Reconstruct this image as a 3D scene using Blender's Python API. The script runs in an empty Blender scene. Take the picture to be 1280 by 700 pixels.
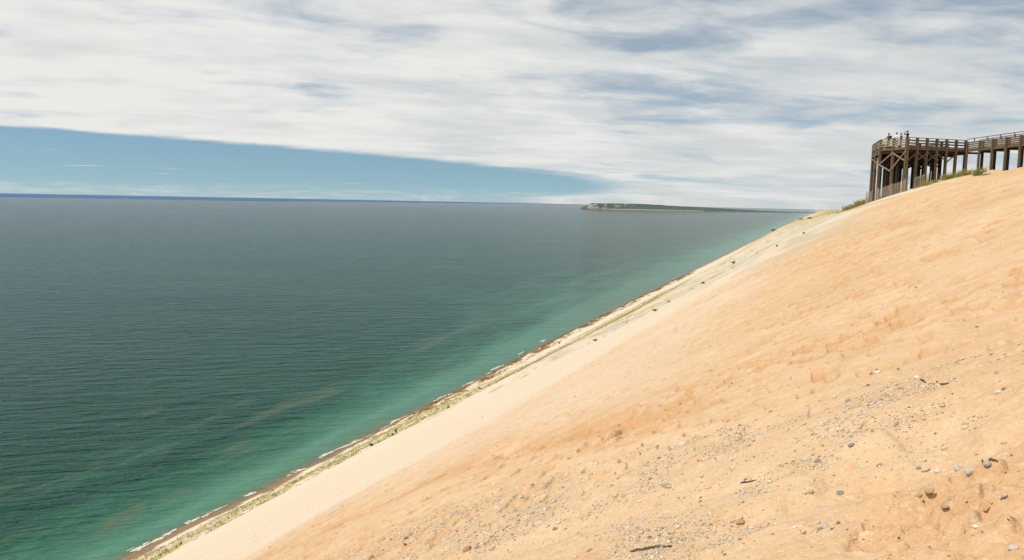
import bpy, bmesh, math, random
import numpy as np
from mathutils import Vector, Matrix, noise as mnoise

random.seed(7)
RNG = np.random.default_rng(7)
scene = bpy.context.scene
COL = scene.collection
R = math.radians

# ------------------------------------------------------------------ frame of reference
H = 125.0                       # eye height above the lake
F = 995.0                       # focal length in reference pixels (1280 wide)
PITCH = R(5.89)
ROLL = R(1.18)
THETA = R(21.5)                 # bearing of the shoreline, right of the view axis
r0 = np.array([1.0, 0, 0]); fw = np.array([0, math.cos(PITCH), -math.sin(PITCH)])
w0 = np.array([0, math.sin(PITCH), math.cos(PITCH)])
RT = r0 * math.cos(ROLL) + w0 * math.sin(ROLL)
UP = w0 * math.cos(ROLL) - r0 * math.sin(ROLL)
EYE = np.array([0, 0, H])
ST, CT = math.sin(THETA), math.cos(THETA)


def ray(px, py):
    return fw * F + RT * (px - 640) - UP * (py - 350)


def at(px, py, depth):
    """the place seen at that spot of the photograph, at a distance along +Y"""
    v = ray(px, py)
    return EYE + v * (depth / v[1])


def us(x, y):
    return x * CT - y * ST, x * ST + y * CT


def xy(u, s):
    return u * CT + s * ST, -u * ST + s * CT


# ------------------------------------------------------------------ noise
def _hash(ix, iy, seed):
    h = (ix * 374761393 + iy * 668265263 + seed * 982451653) & 0xFFFFFFFF
    h = ((h ^ (h >> 13)) * 1274126177) & 0xFFFFFFFF
    h = h ^ (h >> 16)
    return (h & 0xFFFF) / 65535.0


def vn(x, y, seed=0):
    x = np.asarray(x, float); y = np.asarray(y, float)
    ix = np.floor(x).astype(np.int64); iy = np.floor(y).astype(np.int64)
    fx = x - ix; fy = y - iy
    fx = fx * fx * fx * (fx * (fx * 6 - 15) + 10); fy = fy * fy * fy * (fy * (fy * 6 - 15) + 10)
    a = _hash(ix, iy, seed); b = _hash(ix + 1, iy, seed)
    c = _hash(ix, iy + 1, seed); d = _hash(ix + 1, iy + 1, seed)
    return (a + (b - a) * fx) * (1 - fy) + (c + (d - c) * fx) * fy


def fbm(x, y, octs=4, seed=0, gain=0.5):
    t = 0.0; a = 1.0; n = 0.0
    for k in range(octs):
        t = t + a * vn(x * 2.03 ** k + 17.3 * k, y * 2.03 ** k - 9.1 * k, seed + k); n += a; a *= gain
    return t / n


def sst(a, b, x):
    t = np.clip((x - a) / (b - a), 0, 1)
    return t * t * (3 - 2 * t)


# ------------------------------------------------------------------ terrain height
_tu = np.linspace(-400, 900, 13001)
_ts = 1 - sst(-9, 26, _tu) - 0.12 * sst(24, 70, _tu)
_tF = np.concatenate([[0], np.cumsum((_ts[1:] + _ts[:-1]) * 0.5 * (_tu[1] - _tu[0]))])
_tF -= np.interp(0, _tu, _tF)
UTOE, UBE, USH = -147.0, -207.0, -215.3


def base_h(u, s):
    """height above the lake of the smooth dune"""
    t = 0.600 + 0.014 * sst(180, 420, s)
    u = u + 5.0 * sst(450, 700, s) * sst(-150, -205, u)
    z = -1.6 + t * np.interp(u, _tu, _tF)
    z = z + 0.1 * np.exp(-(((u - 8) / 8) ** 2 + ((s - 101) / 9) ** 2))
    z = z + 1.4 * np.exp(-(((u - 16.5) / 5) ** 2 + ((s - 109) / 8) ** 2))
    z = z - 1.3 * sst(45, 110, s) * np.exp(-((u + 42) / 34) ** 2) * sst(2, -14, u)
    z = z + 5.0 * sst(440, 620, s) * sst(1500, 900, s) * np.exp(-((u + 38) / 34) ** 2)
    # crest steps down further along the coast
    cap = np.interp(s, [-400, 0, 108, 122, 140, 200, 330, 600, 900, 1400, 3000, 6000],
                    [12, 12, 7.5, 4.5, 1.6, -0.6, -4, -8.5, -12, -16, -24, -30])
    k = 1.2 + 0.004 * np.maximum(s, 0)
    d = z - cap
    z = z - np.where(d / k > 20, d, k * np.log1p(np.exp(np.clip(d / k, -30, 20))))
    z1 = -1.6 + t * UTOE
    w = (u - UTOE) / (UBE - UTOE)
    bank = z1 + w * (-121.8 - z1)
    wig = 4.0 * (vn(s / 55.0, 0 * s, 41) - 0.5) + 2.0 * (vn(s / 14.0, 0 * s, 42) - 0.5)
    beach = -121.8 + (UBE - u) / (UBE - USH) * (-3.2)
    z = np.where(u < UTOE, bank, z)
    z = np.where(u < UBE, beach + wig * 0.12, z)
    z = np.where(u < USH, -125 - np.minimum((USH - u) * 0.12, 9) + wig * 0.12, z)
    return z + H


def hit(px, py, fn=None):
    """where the ray through that spot meets the dune"""
    fn = fn or base_h
    v = ray(px, py); v = v / math.hypot(v[0], v[1])
    r = np.exp(np.linspace(math.log(1.2), math.log(3000), 6000))
    u, s = us(v[0] * r, v[1] * r)
    dz = H + v[2] * r - fn(u, s)
    k = np.argmax(dz < 0)
    if dz[k] >= 0:
        k = len(r) - 1
    a, b = r[max(k - 1, 0)], r[k]
    da, db = dz[max(k - 1, 0)], dz[k]
    t = da / (da - db) if da != db else 0
    q = a + (b - a) * t
    return v[0] * q, v[1] * q


def line_us(pts):
    o = np.array([us(*hit(*p)) for p in pts])
    return o[np.argsort(o[:, 0])]


GRAV = line_us([(1279, 415), (1195, 440), (1085, 470), (985, 515), (880, 537), (760, 572), (620, 612), (500, 655), (430, 690), (330, 699)])
REDL = line_us([(315, 698), (385, 668), (450, 640), (560, 588), (690, 545), (780, 520), (835, 505), (900, 492), (980, 470)])


def s_at(line, u):
    return np.interp(u, line[:, 0], line[:, 1])


FOOT = []
for (px, py, n, dx, dy) in [(1106, 352, 7, -4, 9), (1078, 362, 6, -7, 8), (1150, 300, 5, 24, -7)]:
    for k in range(n):
        x, y = hit(px + dx * k + random.uniform(-2, 2), py + dy * k + random.uniform(-1.5, 1.5))
        FOOT.append((*us(x, y), random.uniform(0.07, 0.11), random.uniform(0.018, 0.032)))
DENT = [(1035, 545, .30, .035), (1110, 555, .42, .05), (1180, 505, .40, .045), (960, 640, .26, .04), (890, 620, .32, .035),
        (820, 630, .40, .04), (905, 655, .30, .04), (1270, 545, .5, .06), (1090, 600, .38, .035), (1240, 512, .35, .03), (740, 640, .3, .025),
        (1000, 590, .4, .035), (1155, 655, .28, .05), (1060, 655, .3, .04)]
DENTW = [(*us(*hit(a, b)), c, d * 1.05) for a, b, c, d in DENT]
ROUGH = [(*us(*hit(a, b)), c) for a, b, c in [(1175, 620, .35), (1190, 640, .3), (1130, 650, .3), (1225, 600, .35), (1150, 665, .25),
                                              (1262, 555, .4), (1250, 660, .3), (1270, 690, .3)]]


def gravel_mask(u, s):
    d = s_at(GRAV, u) - s
    near = sst(-0.5, 0.9, d + 0.8 * (fbm(u * .9, s * .9, 3, 3) - .5))
    patch = sst(.36, .60, fbm(u * .8 + 3, s * 1.1, 3, 12) + 0.10)
    lip = np.exp(-((d - .12) / .22) ** 2) * sst(-5, -1, u)
    return np.maximum(near * (0.12 + 0.88 * patch), .95 * lip)


def height(u, s, spacing=None):
    z = base_h(u, s)
    r = np.hypot(u, s)
    if spacing is None:
        spacing = r * 0.004

    def fade(lam):
        return sst(0.8, 2.4, lam / np.maximum(spacing, 1e-4))
    land = sst(USH - 2, USH + 6, u)
    far = sst(25, 90, r)
    z = z + land * far * 0.9 * (fbm(u / 38, s / 60, 3, 21) - .5)
    # gullies running down the far slope
    z = z + land * sst(70, 250, r) * (-0.9) * sst(.52, .72, fbm(u / 70 + .3 * fbm(u / 30, s / 30, 2, 5), s / 9, 2, 33)) * fade(9)
    # edge of the low bluff above the lake: broken and lumpy
    z = z + 2.0 * sst(260, 480, s) * np.exp(-((u + 207) / 7) ** 2) * (0.4 + fbm(u / 7, s / 14, 3, 8))
    z = z + 0.30 * (fbm(u / 11, s / 13, 2, 2) - .5) * sst(5, 30, r) * fade(10)
    n1 = fbm(u / 2.6, s / 2.2, 2, 51)
    z = z + 0.07 * (n1 - .5) * sst(2, 8, r) * fade(2.2)
    n2 = fbm(u / 0.95, s / 0.8, 3, 52)
    z = z + fade(.8) * 0.045 * (n2 - .5)
    # wind-scooped hollows with crisp lips
    q = vn(u / 0.9 + .35 * vn(u * 2, s * 2, 9), s / 0.7 + .35 * vn(u * 2, s * 2, 10), 61)
    z = z - fade(.7) * 0.04 * sst(.56, .68, q) * sst(.8, -.4, s - s_at(GRAV, u))
    z = z + fade(.28) * 0.016 * (vn(u / .27, s / .24, 53) - .5) + fade(.1) * 0.006 * (vn(u / .1, s / .09, 54) - .5)
    z = z + fade(.045) * 0.0028 * (vn(u / .045, s / .04, 55) - .5)
    # trodden texture of the mid slope
    tr = sst(.50, .75, vn(u / .42, s / .55, 71)) * sst(.45, .6, fbm(u / 4, s / 5, 2, 72))
    z = z - 0.05 * tr * sst(6, 9, r) * fade(.45)
    tr2 = sst(.56, .70, vn(u / .13 + 7, s / .17, 73)) * sst(.32, .54, fbm(u / 2.2, s / 3, 3, 74))
    z = z - 0.04 * tr2 * sst(5, 8, r) * fade(.16)
    # trodden track running down the slope
    dl = s - s_at(REDL, u)
    tw = np.exp(-(dl / .55) ** 2) * sst(-.4, -2, u)
    z = z - tw * fade(.3) * (0.03 + 0.09 * sst(.45, .7, vn(u / .30, s / .26, 81)))
    # stony lip where the gravel starts
    dg = s - s_at(GRAV, u)
    z = z - 0.05 * sst(-.05, .12, dg + .5 * (fbm(u * 1.3, s * 1.3, 3, 3) - .5)) * fade(.3) * sst(-6, -1, u)
    for fu, fs, fr, fd in FOOT:
        m = (np.abs(u - fu) < 3 * fr) & (np.abs(s - fs) < 3 * fr)
        if np.any(m):
            q2 = ((u[m] - fu) ** 2 + ((s[m] - fs) * 1.3) ** 2) / fr ** 2
            z[m] += np.exp(-q2 ** 2) * -fd + 0.35 * fd * np.exp(-((np.sqrt(q2) - 1.45) / .35) ** 2)
    for fu, fs, fr, fd in DENTW:
        m = (np.abs(u - fu) < 3 * fr) & (np.abs(s - fs) < 3 * fr)
        if np.any(m):
            um, sm = u[m], s[m]
            a = .6 + .8 * vn(um * 3, sm * 3, 15)
            q2 = (((um - fu) * .75) ** 2 + (sm - fs) ** 2) / (fr * a) ** 2
            z[m] -= fd * (1 - sst(.15, 1.15, q2))
    for fu, fs, fr in ROUGH:
        m = (np.abs(u - fu) < 3 * fr) & (np.abs(s - fs) < 3 * fr)
        if np.any(m):
            um, sm = u[m], s[m]
            g = np.exp(-(((um - fu) / fr) ** 2 + ((sm - fs) / fr) ** 2))
            rid = sst(.42, .60, fbm(um / .15, sm / .10, 2, 91))
            z[m] += g * (0.020 * rid + 0.022 * (fbm(um / .07, sm / .055, 3, 92) - .5))
    return z


def ground(x, y):
    u, s = us(np.array([float(x)]), np.array([float(y)]))
    return float(height(u, s)[0])


# ------------------------------------------------------------------ materials
def new_mat(name):
    m = bpy.data.materials.new(name); m.use_nodes = True
    nt = m.node_tree
    b = nt.nodes['Principled BSDF']
    return m, nt, b


class N:
    def __init__(self, nt):
        self.nt = nt

    def node(self, t, **kw):
        n = self.nt.nodes.new(t)
        for k, v in kw.items():
            setattr(n, k, v)
        return n

    def link(self, a, b):
        self.nt.links.new(a, b)

    def _in(self, n, i, v):
        if hasattr(v, 'is_linked') or hasattr(v, 'links'):
            self.link(v, n.inputs[i])
        elif v is not None:
            n.inputs[i].default_value = v

    def math(self, op, a, b=None, c=None, clamp=False):
        n = self.node('ShaderNodeMath', operation=op); n.use_clamp = clamp
        self._in(n, 0, a); self._in(n, 1, b); self._in(n, 2, c)
        return n.outputs[0]

    def vmath(self, op, a, b=None):
        n = self.node('ShaderNodeVectorMath', operation=op)
        self._in(n, 0, a); self._in(n, 1, b)
        return n.outputs['Value'] if op in ('DOT_PRODUCT', 'LENGTH') else n.outputs[0]

    def noise(self, vec, scale, detail=3, rough=.5, dist=0.0, dims='3D'):
        n = self.node('ShaderNodeTexNoise', noise_dimensions=dims)
        self._in(n, 'Vector', vec)
        n.inputs['Scale'].default_value = scale; n.inputs['Detail'].default_value = detail
        n.inputs['Roughness'].default_value = rough; n.inputs['Distortion'].default_value = dist
        return n.outputs['Fac']

    def mix(self, f, a, b, mode='MIX'):
        n = self.node('ShaderNodeMix', data_type='RGBA', blend_type=mode)
        self._in(n, 0, f); self._in(n, 6, a); self._in(n, 7, b)
        return n.outputs[2]

    def rng(self, v, a, b, c=0.0, d=1.0, smooth=True):
        n = self.node('ShaderNodeMapRange', interpolation_type='SMOOTHSTEP' if smooth else 'LINEAR')
        self._in(n, 0, v)
        for i, q in zip((1, 2, 3, 4), (a, b, c, d)):
            self._in(n, i, q)
        return n.outputs[0]

    def ramp(self, v, stops, interp='LINEAR'):
        n = self.node('ShaderNodeValToRGB'); self._in(n, 0, v)
        cr = n.color_ramp; cr.interpolation = interp
        while len(cr.elements) < len(stops):
            cr.elements.new(0.5)
        for e, (p, c) in zip(cr.elements, stops):
            e.position = p; e.color = (*c, 1)
        return n.outputs[0]

    def mapping(self, vec, scale=(1, 1, 1), rot=(0, 0, 0), loc=(0, 0, 0)):
        n = self.node('ShaderNodeMapping'); self._in(n, 'Vector', vec)
        n.inputs['Scale'].default_value = scale; n.inputs['Rotation'].default_value = rot; n.inputs['Location'].default_value = loc
        return n.outputs[0]

    def bump(self, h, strength, dist, normal=None):
        n = self.node('ShaderNodeBump'); self._in(n, 'Height', h)
        n.inputs['Strength'].default_value = strength; n.inputs['Distance'].default_value = dist
        if normal is not None:
            self.link(normal, n.inputs['Normal'])
        return n.outputs[0]


def rgb(*c):
    return (*c, 1.0)


def mat_sand():
    m, nt, b = new_mat('dune sand'); g = N(nt)
    pos = g.node('ShaderNodeNewGeometry').outputs['Position']
    a1 = g.node('ShaderNodeAttribute', attribute_name='mask_a'); s1 = g.node('ShaderNodeSeparateColor'); g.link(a1.outputs['Color'], s1.inputs[0])
    a2 = g.node('ShaderNodeAttribute', attribute_name='mask_b'); s2 = g.node('ShaderNodeSeparateColor'); g.link(a2.outputs['Color'], s2.inputs[0])
    pale, grass, wet = s1.outputs[0], s1.outputs[1], s1.outputs[2]
    grav, red, grey = s2.outputs[0], s2.outputs[1], s2.outputs[2]
    big = g.noise(pos, .35, 4, .55); mid = g.noise(pos, 2.2, 4, .6); fine = g.noise(pos, 60, 3, .7)
    c = g.mix(g.rng(big, .35, .68), rgb(.545, .375, .220), rgb(.595, .425, .268))
    c = g.mix(g.math('MULTIPLY', g.rng(mid, .50, .72), .45), c, rgb(.66, .47, .315))
    c = g.mix(g.math('MULTIPLY', g.rng(mid, .48, .30), .35), c, rgb(.50, .295, .135))
    c = g.mix(pale, c, g.mix(g.rng(big, .3, .7), rgb(.60, .51, .40), rgb(.605, .49, .365)))
    c = g.mix(g.math('MULTIPLY', red, .75), c, rgb(.48, .255, .105))
    # grit: tiny light, dark and rusty grains where stones lie
    v1 = g.node('ShaderNodeTexVoronoi'); g.link(pos, v1.inputs['Vector']); v1.inputs['Scale'].default_value = 55 
    vc = g.node('ShaderNodeSeparateColor'); g.link(v1.outputs['Color'], vc.inputs[0])
    grit_on = g.math('MULTIPLY', g.math('LESS_THAN', v1.outputs['Distance'], .42), g.math('GREATER_THAN', vc.outputs[0], .62))
    gritc = g.ramp(vc.outputs[1], [(0, (.16, .12, .09)), (.22, (.30, .24, .19)), (.35, (.48, .42, .34)), (.6, (.62, .56, .47)), (.85, (.50, .30, .15)), (1, (.72, .68, .6))], 'CONSTANT')
    grit_far = g.math('MULTIPLY', grav, g.rng(g.vmath('LENGTH', g.vmath('MULTIPLY', pos, (1, 1, 0))), 5, 9))
    c = g.mix(g.math('MULTIPLY', g.math('MULTIPLY', grit_on, grit_far), .75), c, gritc)
    # trodden, pitted sand: dimple shading put into the colour, and crumbs
    away = g.rng(g.vmath('LENGTH', g.vmath('MULTIPLY', pos, (1, 1, 0))), 6, 11)
    pit = g.noise(pos, 4.2, 5, .72)
    pit_shade = g.math('MULTIPLY', g.rng(pit, .545, .66), g.math('MULTIPLY', g.math('SUBTRACT', 1.0, g.math('MULTIPLY', pale, .72)), g.rng(g.noise(pos, .22, 3, .6), .36, .62, .25, 1.0)))
    c = g.mix(g.math('MULTIPLY', pit_shade, .50), c, rgb(.46, .25, .115))
    crumb = g.noise(pos, 13, 4, .75)
    c = g.mix(g.math('MULTIPLY', g.math('MULTIPLY', g.rng(crumb, .56, .70), g.math('SUBTRACT', 1.0, g.math('MULTIPLY', pale, .6))), .42), c, rgb(.42, .235, .11))
    c = g.mix(g.math('MULTIPLY', g.rng(crumb, .46, .33), .35), c, rgb(.72, .56, .40))
    v2 = g.node('ShaderNodeTexVoronoi'); g.link(pos, v2.inputs['Vector']); v2.inputs['Scale'].default_value = 8.5
    vc2 = g.node('ShaderNodeSeparateColor'); g.link(v2.outputs['Color'], vc2.inputs[0])
    on2 = g.math('MULTIPLY', g.math('LESS_THAN', g.math('ADD', v2.outputs['Distance'], g.math('MULTIPLY', fine, .10)), .19), g.math('GREATER_THAN', vc2.outputs[0], .60))
    c = g.mix(g.math('MULTIPLY', g.math('MULTIPLY', on2, away), .7), c, g.ramp(vc2.outputs[1], [(0, (.40, .215, .09)), (.55, (.44, .255, .12)), (.80, (.27, .175, .10)), (.91, (.72, .62, .48))], 'CONSTANT'))
    # grey stony chutes of the far slope
    c = g.mix(g.math('MULTIPLY', grey, .85), c, g.mix(g.noise(pos, 1.1, 3, .7), rgb(.32, .29, .20), rgb(.52, .46, .35)))
    gc = g.mix(g.noise(pos, .5, 4, .7), rgb(.27, .245, .065), rgb(.46, .38, .16))
    c = g.mix(grass, c, gc)
    c = g.mix(wet, c, g.mix(g.noise(pos, .2, 3), rgb(.17, .105, .06), rgb(.25, .165, .095)))
    c = g.mix(g.math('MULTIPLY', g.rng(fine, .56, .72), .35), c, rgb(.34, .21, .115))
    c = g.mix(g.math('MULTIPLY', g.rng(fine, .44, .30), .35), c, rgb(.74, .60, .44))
    nt.links.new(c, b.inputs['Base Color'])
    b.inputs['Roughness'].default_value = .95; b.inputs['Specular IOR Level'].default_value = .15
    h = g.math('ADD', g.math('MULTIPLY', fine, .35), g.noise(pos, 16, 4, .65))
    h = g.math('ADD', h, g.math('MULTIPLY', g.math('MULTIPLY', grit_on, grit_far), .6))
    b1 = g.bump(pit, .6, .055)
    nt.links.new(g.bump(h, .7, .020, b1), b.inputs['Normal'])
    return m


def mat_attr(name, attr='tint', rough=.8, bump=0, bscale=40, spec=.3, vary=.25):
    m, nt, b = new_mat(name); g = N(nt)
    a = g.node('ShaderNodeAttribute', attribute_name=attr).outputs['Color']
    tc = g.node('ShaderNodeTexCoord').outputs['Object']
    n = g.noise(tc, bscale, 4, .65)
    c = g.mix(g.rng(n, .3, .7), g.mix(1.0, a, rgb(1 - vary, 1 - vary, 1 - vary), 'MULTIPLY'), a)
    nt.links.new(c, b.inputs['Base Color'])
    b.inputs['Roughness'].default_value = rough; b.inputs['Specular IOR Level'].default_value = spec
    if bump:
        nt.links.new(g.bump(n, bump, .004), b.inputs['Normal'])
    return m


def mat_plain(name, c1, c2=None, scale=8, rough=.75, spec=.3, bump=0, stretch=(1, 1, 1), bdist=.01):
    m, nt, b = new_mat(name); g = N(nt)
    tc = g.node('ShaderNodeNewGeometry').outputs['Position']
    v = g.mapping(tc, stretch)
    n = g.noise(v, scale, 4, .65)
    c = g.mix(g.rng(n, .3, .72), rgb(*c1), rgb(*(c2 or [q * .7 for q in c1])))
    nt.links.new(c, b.inputs['Base Color'])
    b.inputs['Roughness'].default_value = rough; b.inputs['Specular IOR Level'].default_value = spec
    if bump:
        nt.links.new(g.bump(n, bump, bdist), b.inputs['Normal'])
    return m


def mat_water():
    m, nt, b = new_mat('lake water'); g = N(nt)
    pos = g.node('ShaderNodeNewGeometry').outputs['Position']
    u = g.vmath('DOT_PRODUCT', pos, (CT, -ST, 0)); s = g.vmath('DOT_PRODUCT', pos, (ST, CT, 0))
    cmb = g.node('ShaderNodeCombineXYZ'); g.link(u, cmb.inputs[0]); g.link(s, cmb.inputs[1]); us_v = cmb.outputs[0]
    off = g.math('SUBTRACT', USH, u)                      # metres offshore
    warp = g.noise(g.mapping(us_v, (.03, .006, 1)), 1.0, 4, .6)
    warp2 = g.noise(g.mapping(us_v, (.055, .012, 1)), 1.0, 3, .5, 1.0)
    widen = g.rng(s, 250, 900, 1.0, .32, False)
    o = g.math('MULTIPLY', g.math('MAXIMUM', off, 0.0), widen)
    o2 = g.math('MULTIPLY', o, g.rng(warp, .25, .75, .5, 1.6, False))
    lg = g.math('DIVIDE', g.math('LOGARITHM', g.math('ADD', o2, 1.0), 10.0), 4.3)   # log distance 0..1
    def L(d): return math.log10(d + 1) / 4.3
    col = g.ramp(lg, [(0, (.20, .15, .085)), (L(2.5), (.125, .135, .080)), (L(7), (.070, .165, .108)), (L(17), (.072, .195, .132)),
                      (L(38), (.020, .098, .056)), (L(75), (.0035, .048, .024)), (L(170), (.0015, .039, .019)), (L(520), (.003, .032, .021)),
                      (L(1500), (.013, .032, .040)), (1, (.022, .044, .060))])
    # tan plumes of stirred-up sand lying off the beach
    pl = g.math('MULTIPLY', g.rng(warp2, .53, .70), g.math('MULTIPLY', g.rng(off, 8, 30), g.rng(off, 190, 70)))
    col = g.mix(g.math('MULTIPLY', pl, .40), col, rgb(.105, .125, .070))
    # blue band far out: sky reflection put into the base colour
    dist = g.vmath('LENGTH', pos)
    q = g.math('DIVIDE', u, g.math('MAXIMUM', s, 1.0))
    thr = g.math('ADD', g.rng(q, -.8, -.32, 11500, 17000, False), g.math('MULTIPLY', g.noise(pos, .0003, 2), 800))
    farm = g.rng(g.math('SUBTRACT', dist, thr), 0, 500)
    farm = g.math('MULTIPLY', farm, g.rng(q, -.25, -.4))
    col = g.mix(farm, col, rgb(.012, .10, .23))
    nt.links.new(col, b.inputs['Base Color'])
    b.inputs['IOR'].default_value = 1.33
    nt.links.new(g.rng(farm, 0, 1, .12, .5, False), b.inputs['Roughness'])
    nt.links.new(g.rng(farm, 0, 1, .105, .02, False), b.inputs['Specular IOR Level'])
    # waves: wind chop with crests lying across the view
    wv = g.mapping(pos, (1, 1, 1), (0, 0, R(-14)))
    w1 = g.noise(g.mapping(wv, (.030, .11, .1)), 1.0, 3, .55, .6)
    w2 = g.noise(g.mapping(wv, (.10, .33, .1)), 1.0, 3, .6, .4)
    w3 = g.noise(g.mapping(wv, (.45, 1.1, .1)), 1.0, 2, .6)
    gust = g.noise(g.mapping(pos, (.0022, .006, .1), (0, 0, R(-20))), 1.0, 3, .55)
    calm = g.rng(off, 2, 70, .35, 1.0)
    h = g.math('ADD', g.math('MULTIPLY', w1, 3.0), g.math('ADD', g.math('MULTIPLY', w2, 1.0), g.math('MULTIPLY', w3, .20)))
    h = g.math('MULTIPLY', h, g.math('MULTIPLY', calm, g.rng(gust, .3, .7, .7, 1.25, False)))
    nt.links.new(g.bump(h, 1.0, 3.2), b.inputs['Normal'])
    return m


M = {}
M['sand'] = mat_sand()
M['water'] = mat_water()
M['stone'] = mat_attr('stone', rough=.75, bump=.5, bscale=90, spec=.3, vary=.3)
M['leaf'] = mat_attr('leaf', rough=.7, bscale=3, spec=.25, vary=.35)
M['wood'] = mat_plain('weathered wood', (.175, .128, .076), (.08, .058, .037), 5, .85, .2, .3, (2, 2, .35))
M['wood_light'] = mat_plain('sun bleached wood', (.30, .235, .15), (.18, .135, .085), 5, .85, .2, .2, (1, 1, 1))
M['wood_dark'] = mat_plain('shade-toned timber', (.045, .031, .022), (.024, .017, .013), 5, .9, .15, .2, (2, 2, .4))  # dark copy of the wood: under-deck shade put into its colour
M['slat'] = mat_plain('grey slats', (.46, .40, .31), (.33, .28, .21), 6, .9, .15)
M['foam'] = mat_plain('surf foam', (.70, .68, .61), (.45, .43, .36), .8, .9, .1)
M['driftwood'] = mat_plain('driftwood', (.14, .10, .07), (.07, .05, .035), 60, .85, .2, .5)
M['skin'] = mat_plain('skin', (.42, .25, .17), (.36, .2, .14), 20, .6, .3)
M['bark'] = mat_plain('bark', (.10, .075, .05), (.06, .045, .03), 10, .9, .1)


# ------------------------------------------------------------------ object helpers
def tag(o, label=None, cat=None, group=None, kind=None):
    if label: o['label'] = label
    if cat: o['category'] = cat
    if group: o['group'] = group
    if kind: o['kind'] = kind
    return o


def link(name, me, mat=None, parent=None):
    o = bpy.data.objects.new(name, me); COL.objects.link(o)
    if mat is not None and not me.materials:
        me.materials.append(mat)
    if parent is not None:
        o.parent = parent
    return o


def empty(name, loc=(0, 0, 0), rz=0):
    o = bpy.data.objects.new(name, None); COL.objects.link(o)
    o.location = loc; o.rotation_euler = (0, 0, rz); o.empty_display_size = .3
    return o


def np_mesh(name, verts, faces_flat, sizes, smooth=True):
    me = bpy.data.meshes.new(name)
    verts = np.ascontiguousarray(verts, np.float32); faces_flat = np.ascontiguousarray(faces_flat, np.int32)
    sizes = np.ascontiguousarray(sizes, np.int32)
    me.vertices.add(len(verts)); me.vertices.foreach_set('co', verts.ravel())
    me.loops.add(len(faces_flat)); me.loops.foreach_set('vertex_index', faces_flat)
    me.polygons.add(len(sizes))
    st = np.concatenate([[0], np.cumsum(sizes)[:-1]]).astype(np.int32)
    me.polygons.foreach_set('loop_start', st)
    me.polygons.foreach_set('use_smooth', np.full(len(sizes), smooth))
    me.update(calc_edges=True); me.validate()
    return me


def point_color(me, name, cols):
    at_ = me.color_attributes.new(name, 'FLOAT_COLOR', 'POINT')
    c = np.ones((len(me.vertices), 4), np.float32); c[:, :cols.shape[1]] = cols
    at_.data.foreach_set('color', c.ravel())


class MB:
    """collects boxes and bars for one mesh"""
    def __init__(self):
        self.bm = bmesh.new()

    def bar(self, p, q, w, h, up=(0, 0, 1), bevel=0):
        """box from p to q, w wide sideways, h high"""
        p = Vector(p); q = Vector(q); d = q - p; L_ = d.length
        z = d.normalized(); x = Vector(up).cross(z)
        if x.length < 1e-4:
            x = Vector((1, 0, 0)).cross(z)
        x.normalize(); y = z.cross(x)
        mt = Matrix((x, y, z)).transposed().to_4x4(); mt.translation = (p + q) / 2
        bmesh.ops.create_cube(self.bm, size=1, matrix=mt @ Matrix.Diagonal((w, h, L_, 1)))
        return self

    def box(self, c, sx, sy, sz, rz=0):
        mt = Matrix.Translation(c) @ Matrix.Rotation(rz, 4, 'Z') @ Matrix.Diagonal((sx, sy, sz, 1))
        bmesh.ops.create_cube(self.bm, size=1, matrix=mt); return self

    def tube(self, pts, rad, n=7):
        rings = []
        for i, p in enumerate(pts):
            p = Vector(p)
            d = (Vector(pts[min(i + 1, len(pts) - 1)]) - Vector(pts[max(i - 1, 0)])).normalized()
            x = d.orthogonal().normalized(); y = d.cross(x)
            r = rad[i] if isinstance(rad, (list, tuple)) else rad
            rings.append([self.bm.verts.new(p + (x * math.cos(a) + y * math.sin(a)) * r) for a in [2 * math.pi * k / n for k in range(n)]])
        for a, b in zip(rings, rings[1:]):
            for k in range(n):
                self.bm.faces.new((a[k], a[(k + 1) % n], b[(k + 1) % n], b[k]))
        self.bm.faces.new(rings[0][::-1]); self.bm.faces.new(rings[-1])
        return self

    def build(self, name, mat, parent=None, smooth=False):
        me = bpy.data.meshes.new(name)
        bmesh.ops.recalc_face_normals(self.bm, faces=self.bm.faces)
        self.bm.to_mesh(me); self.bm.free()
        if smooth:
            for p in me.polygons: p.use_smooth = True
        return link(name, me, mat, parent)


# ------------------------------------------------------------------ the dune
def streak_mask(u, s):
    # olive streak crossing the far slope above the bank
    ratio = -u / np.maximum(s, 1)
    w = 10 * (fbm(s / 40, u / 20, 3, 135) - .5)
    return sst(-84, -98, u + w) * sst(-178, -160, u + w) * sst(.47, .38, ratio) * sst(.11, .20, ratio) * sst(.34, .52, fbm(u / 7, s / 50, 3, 136))


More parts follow.
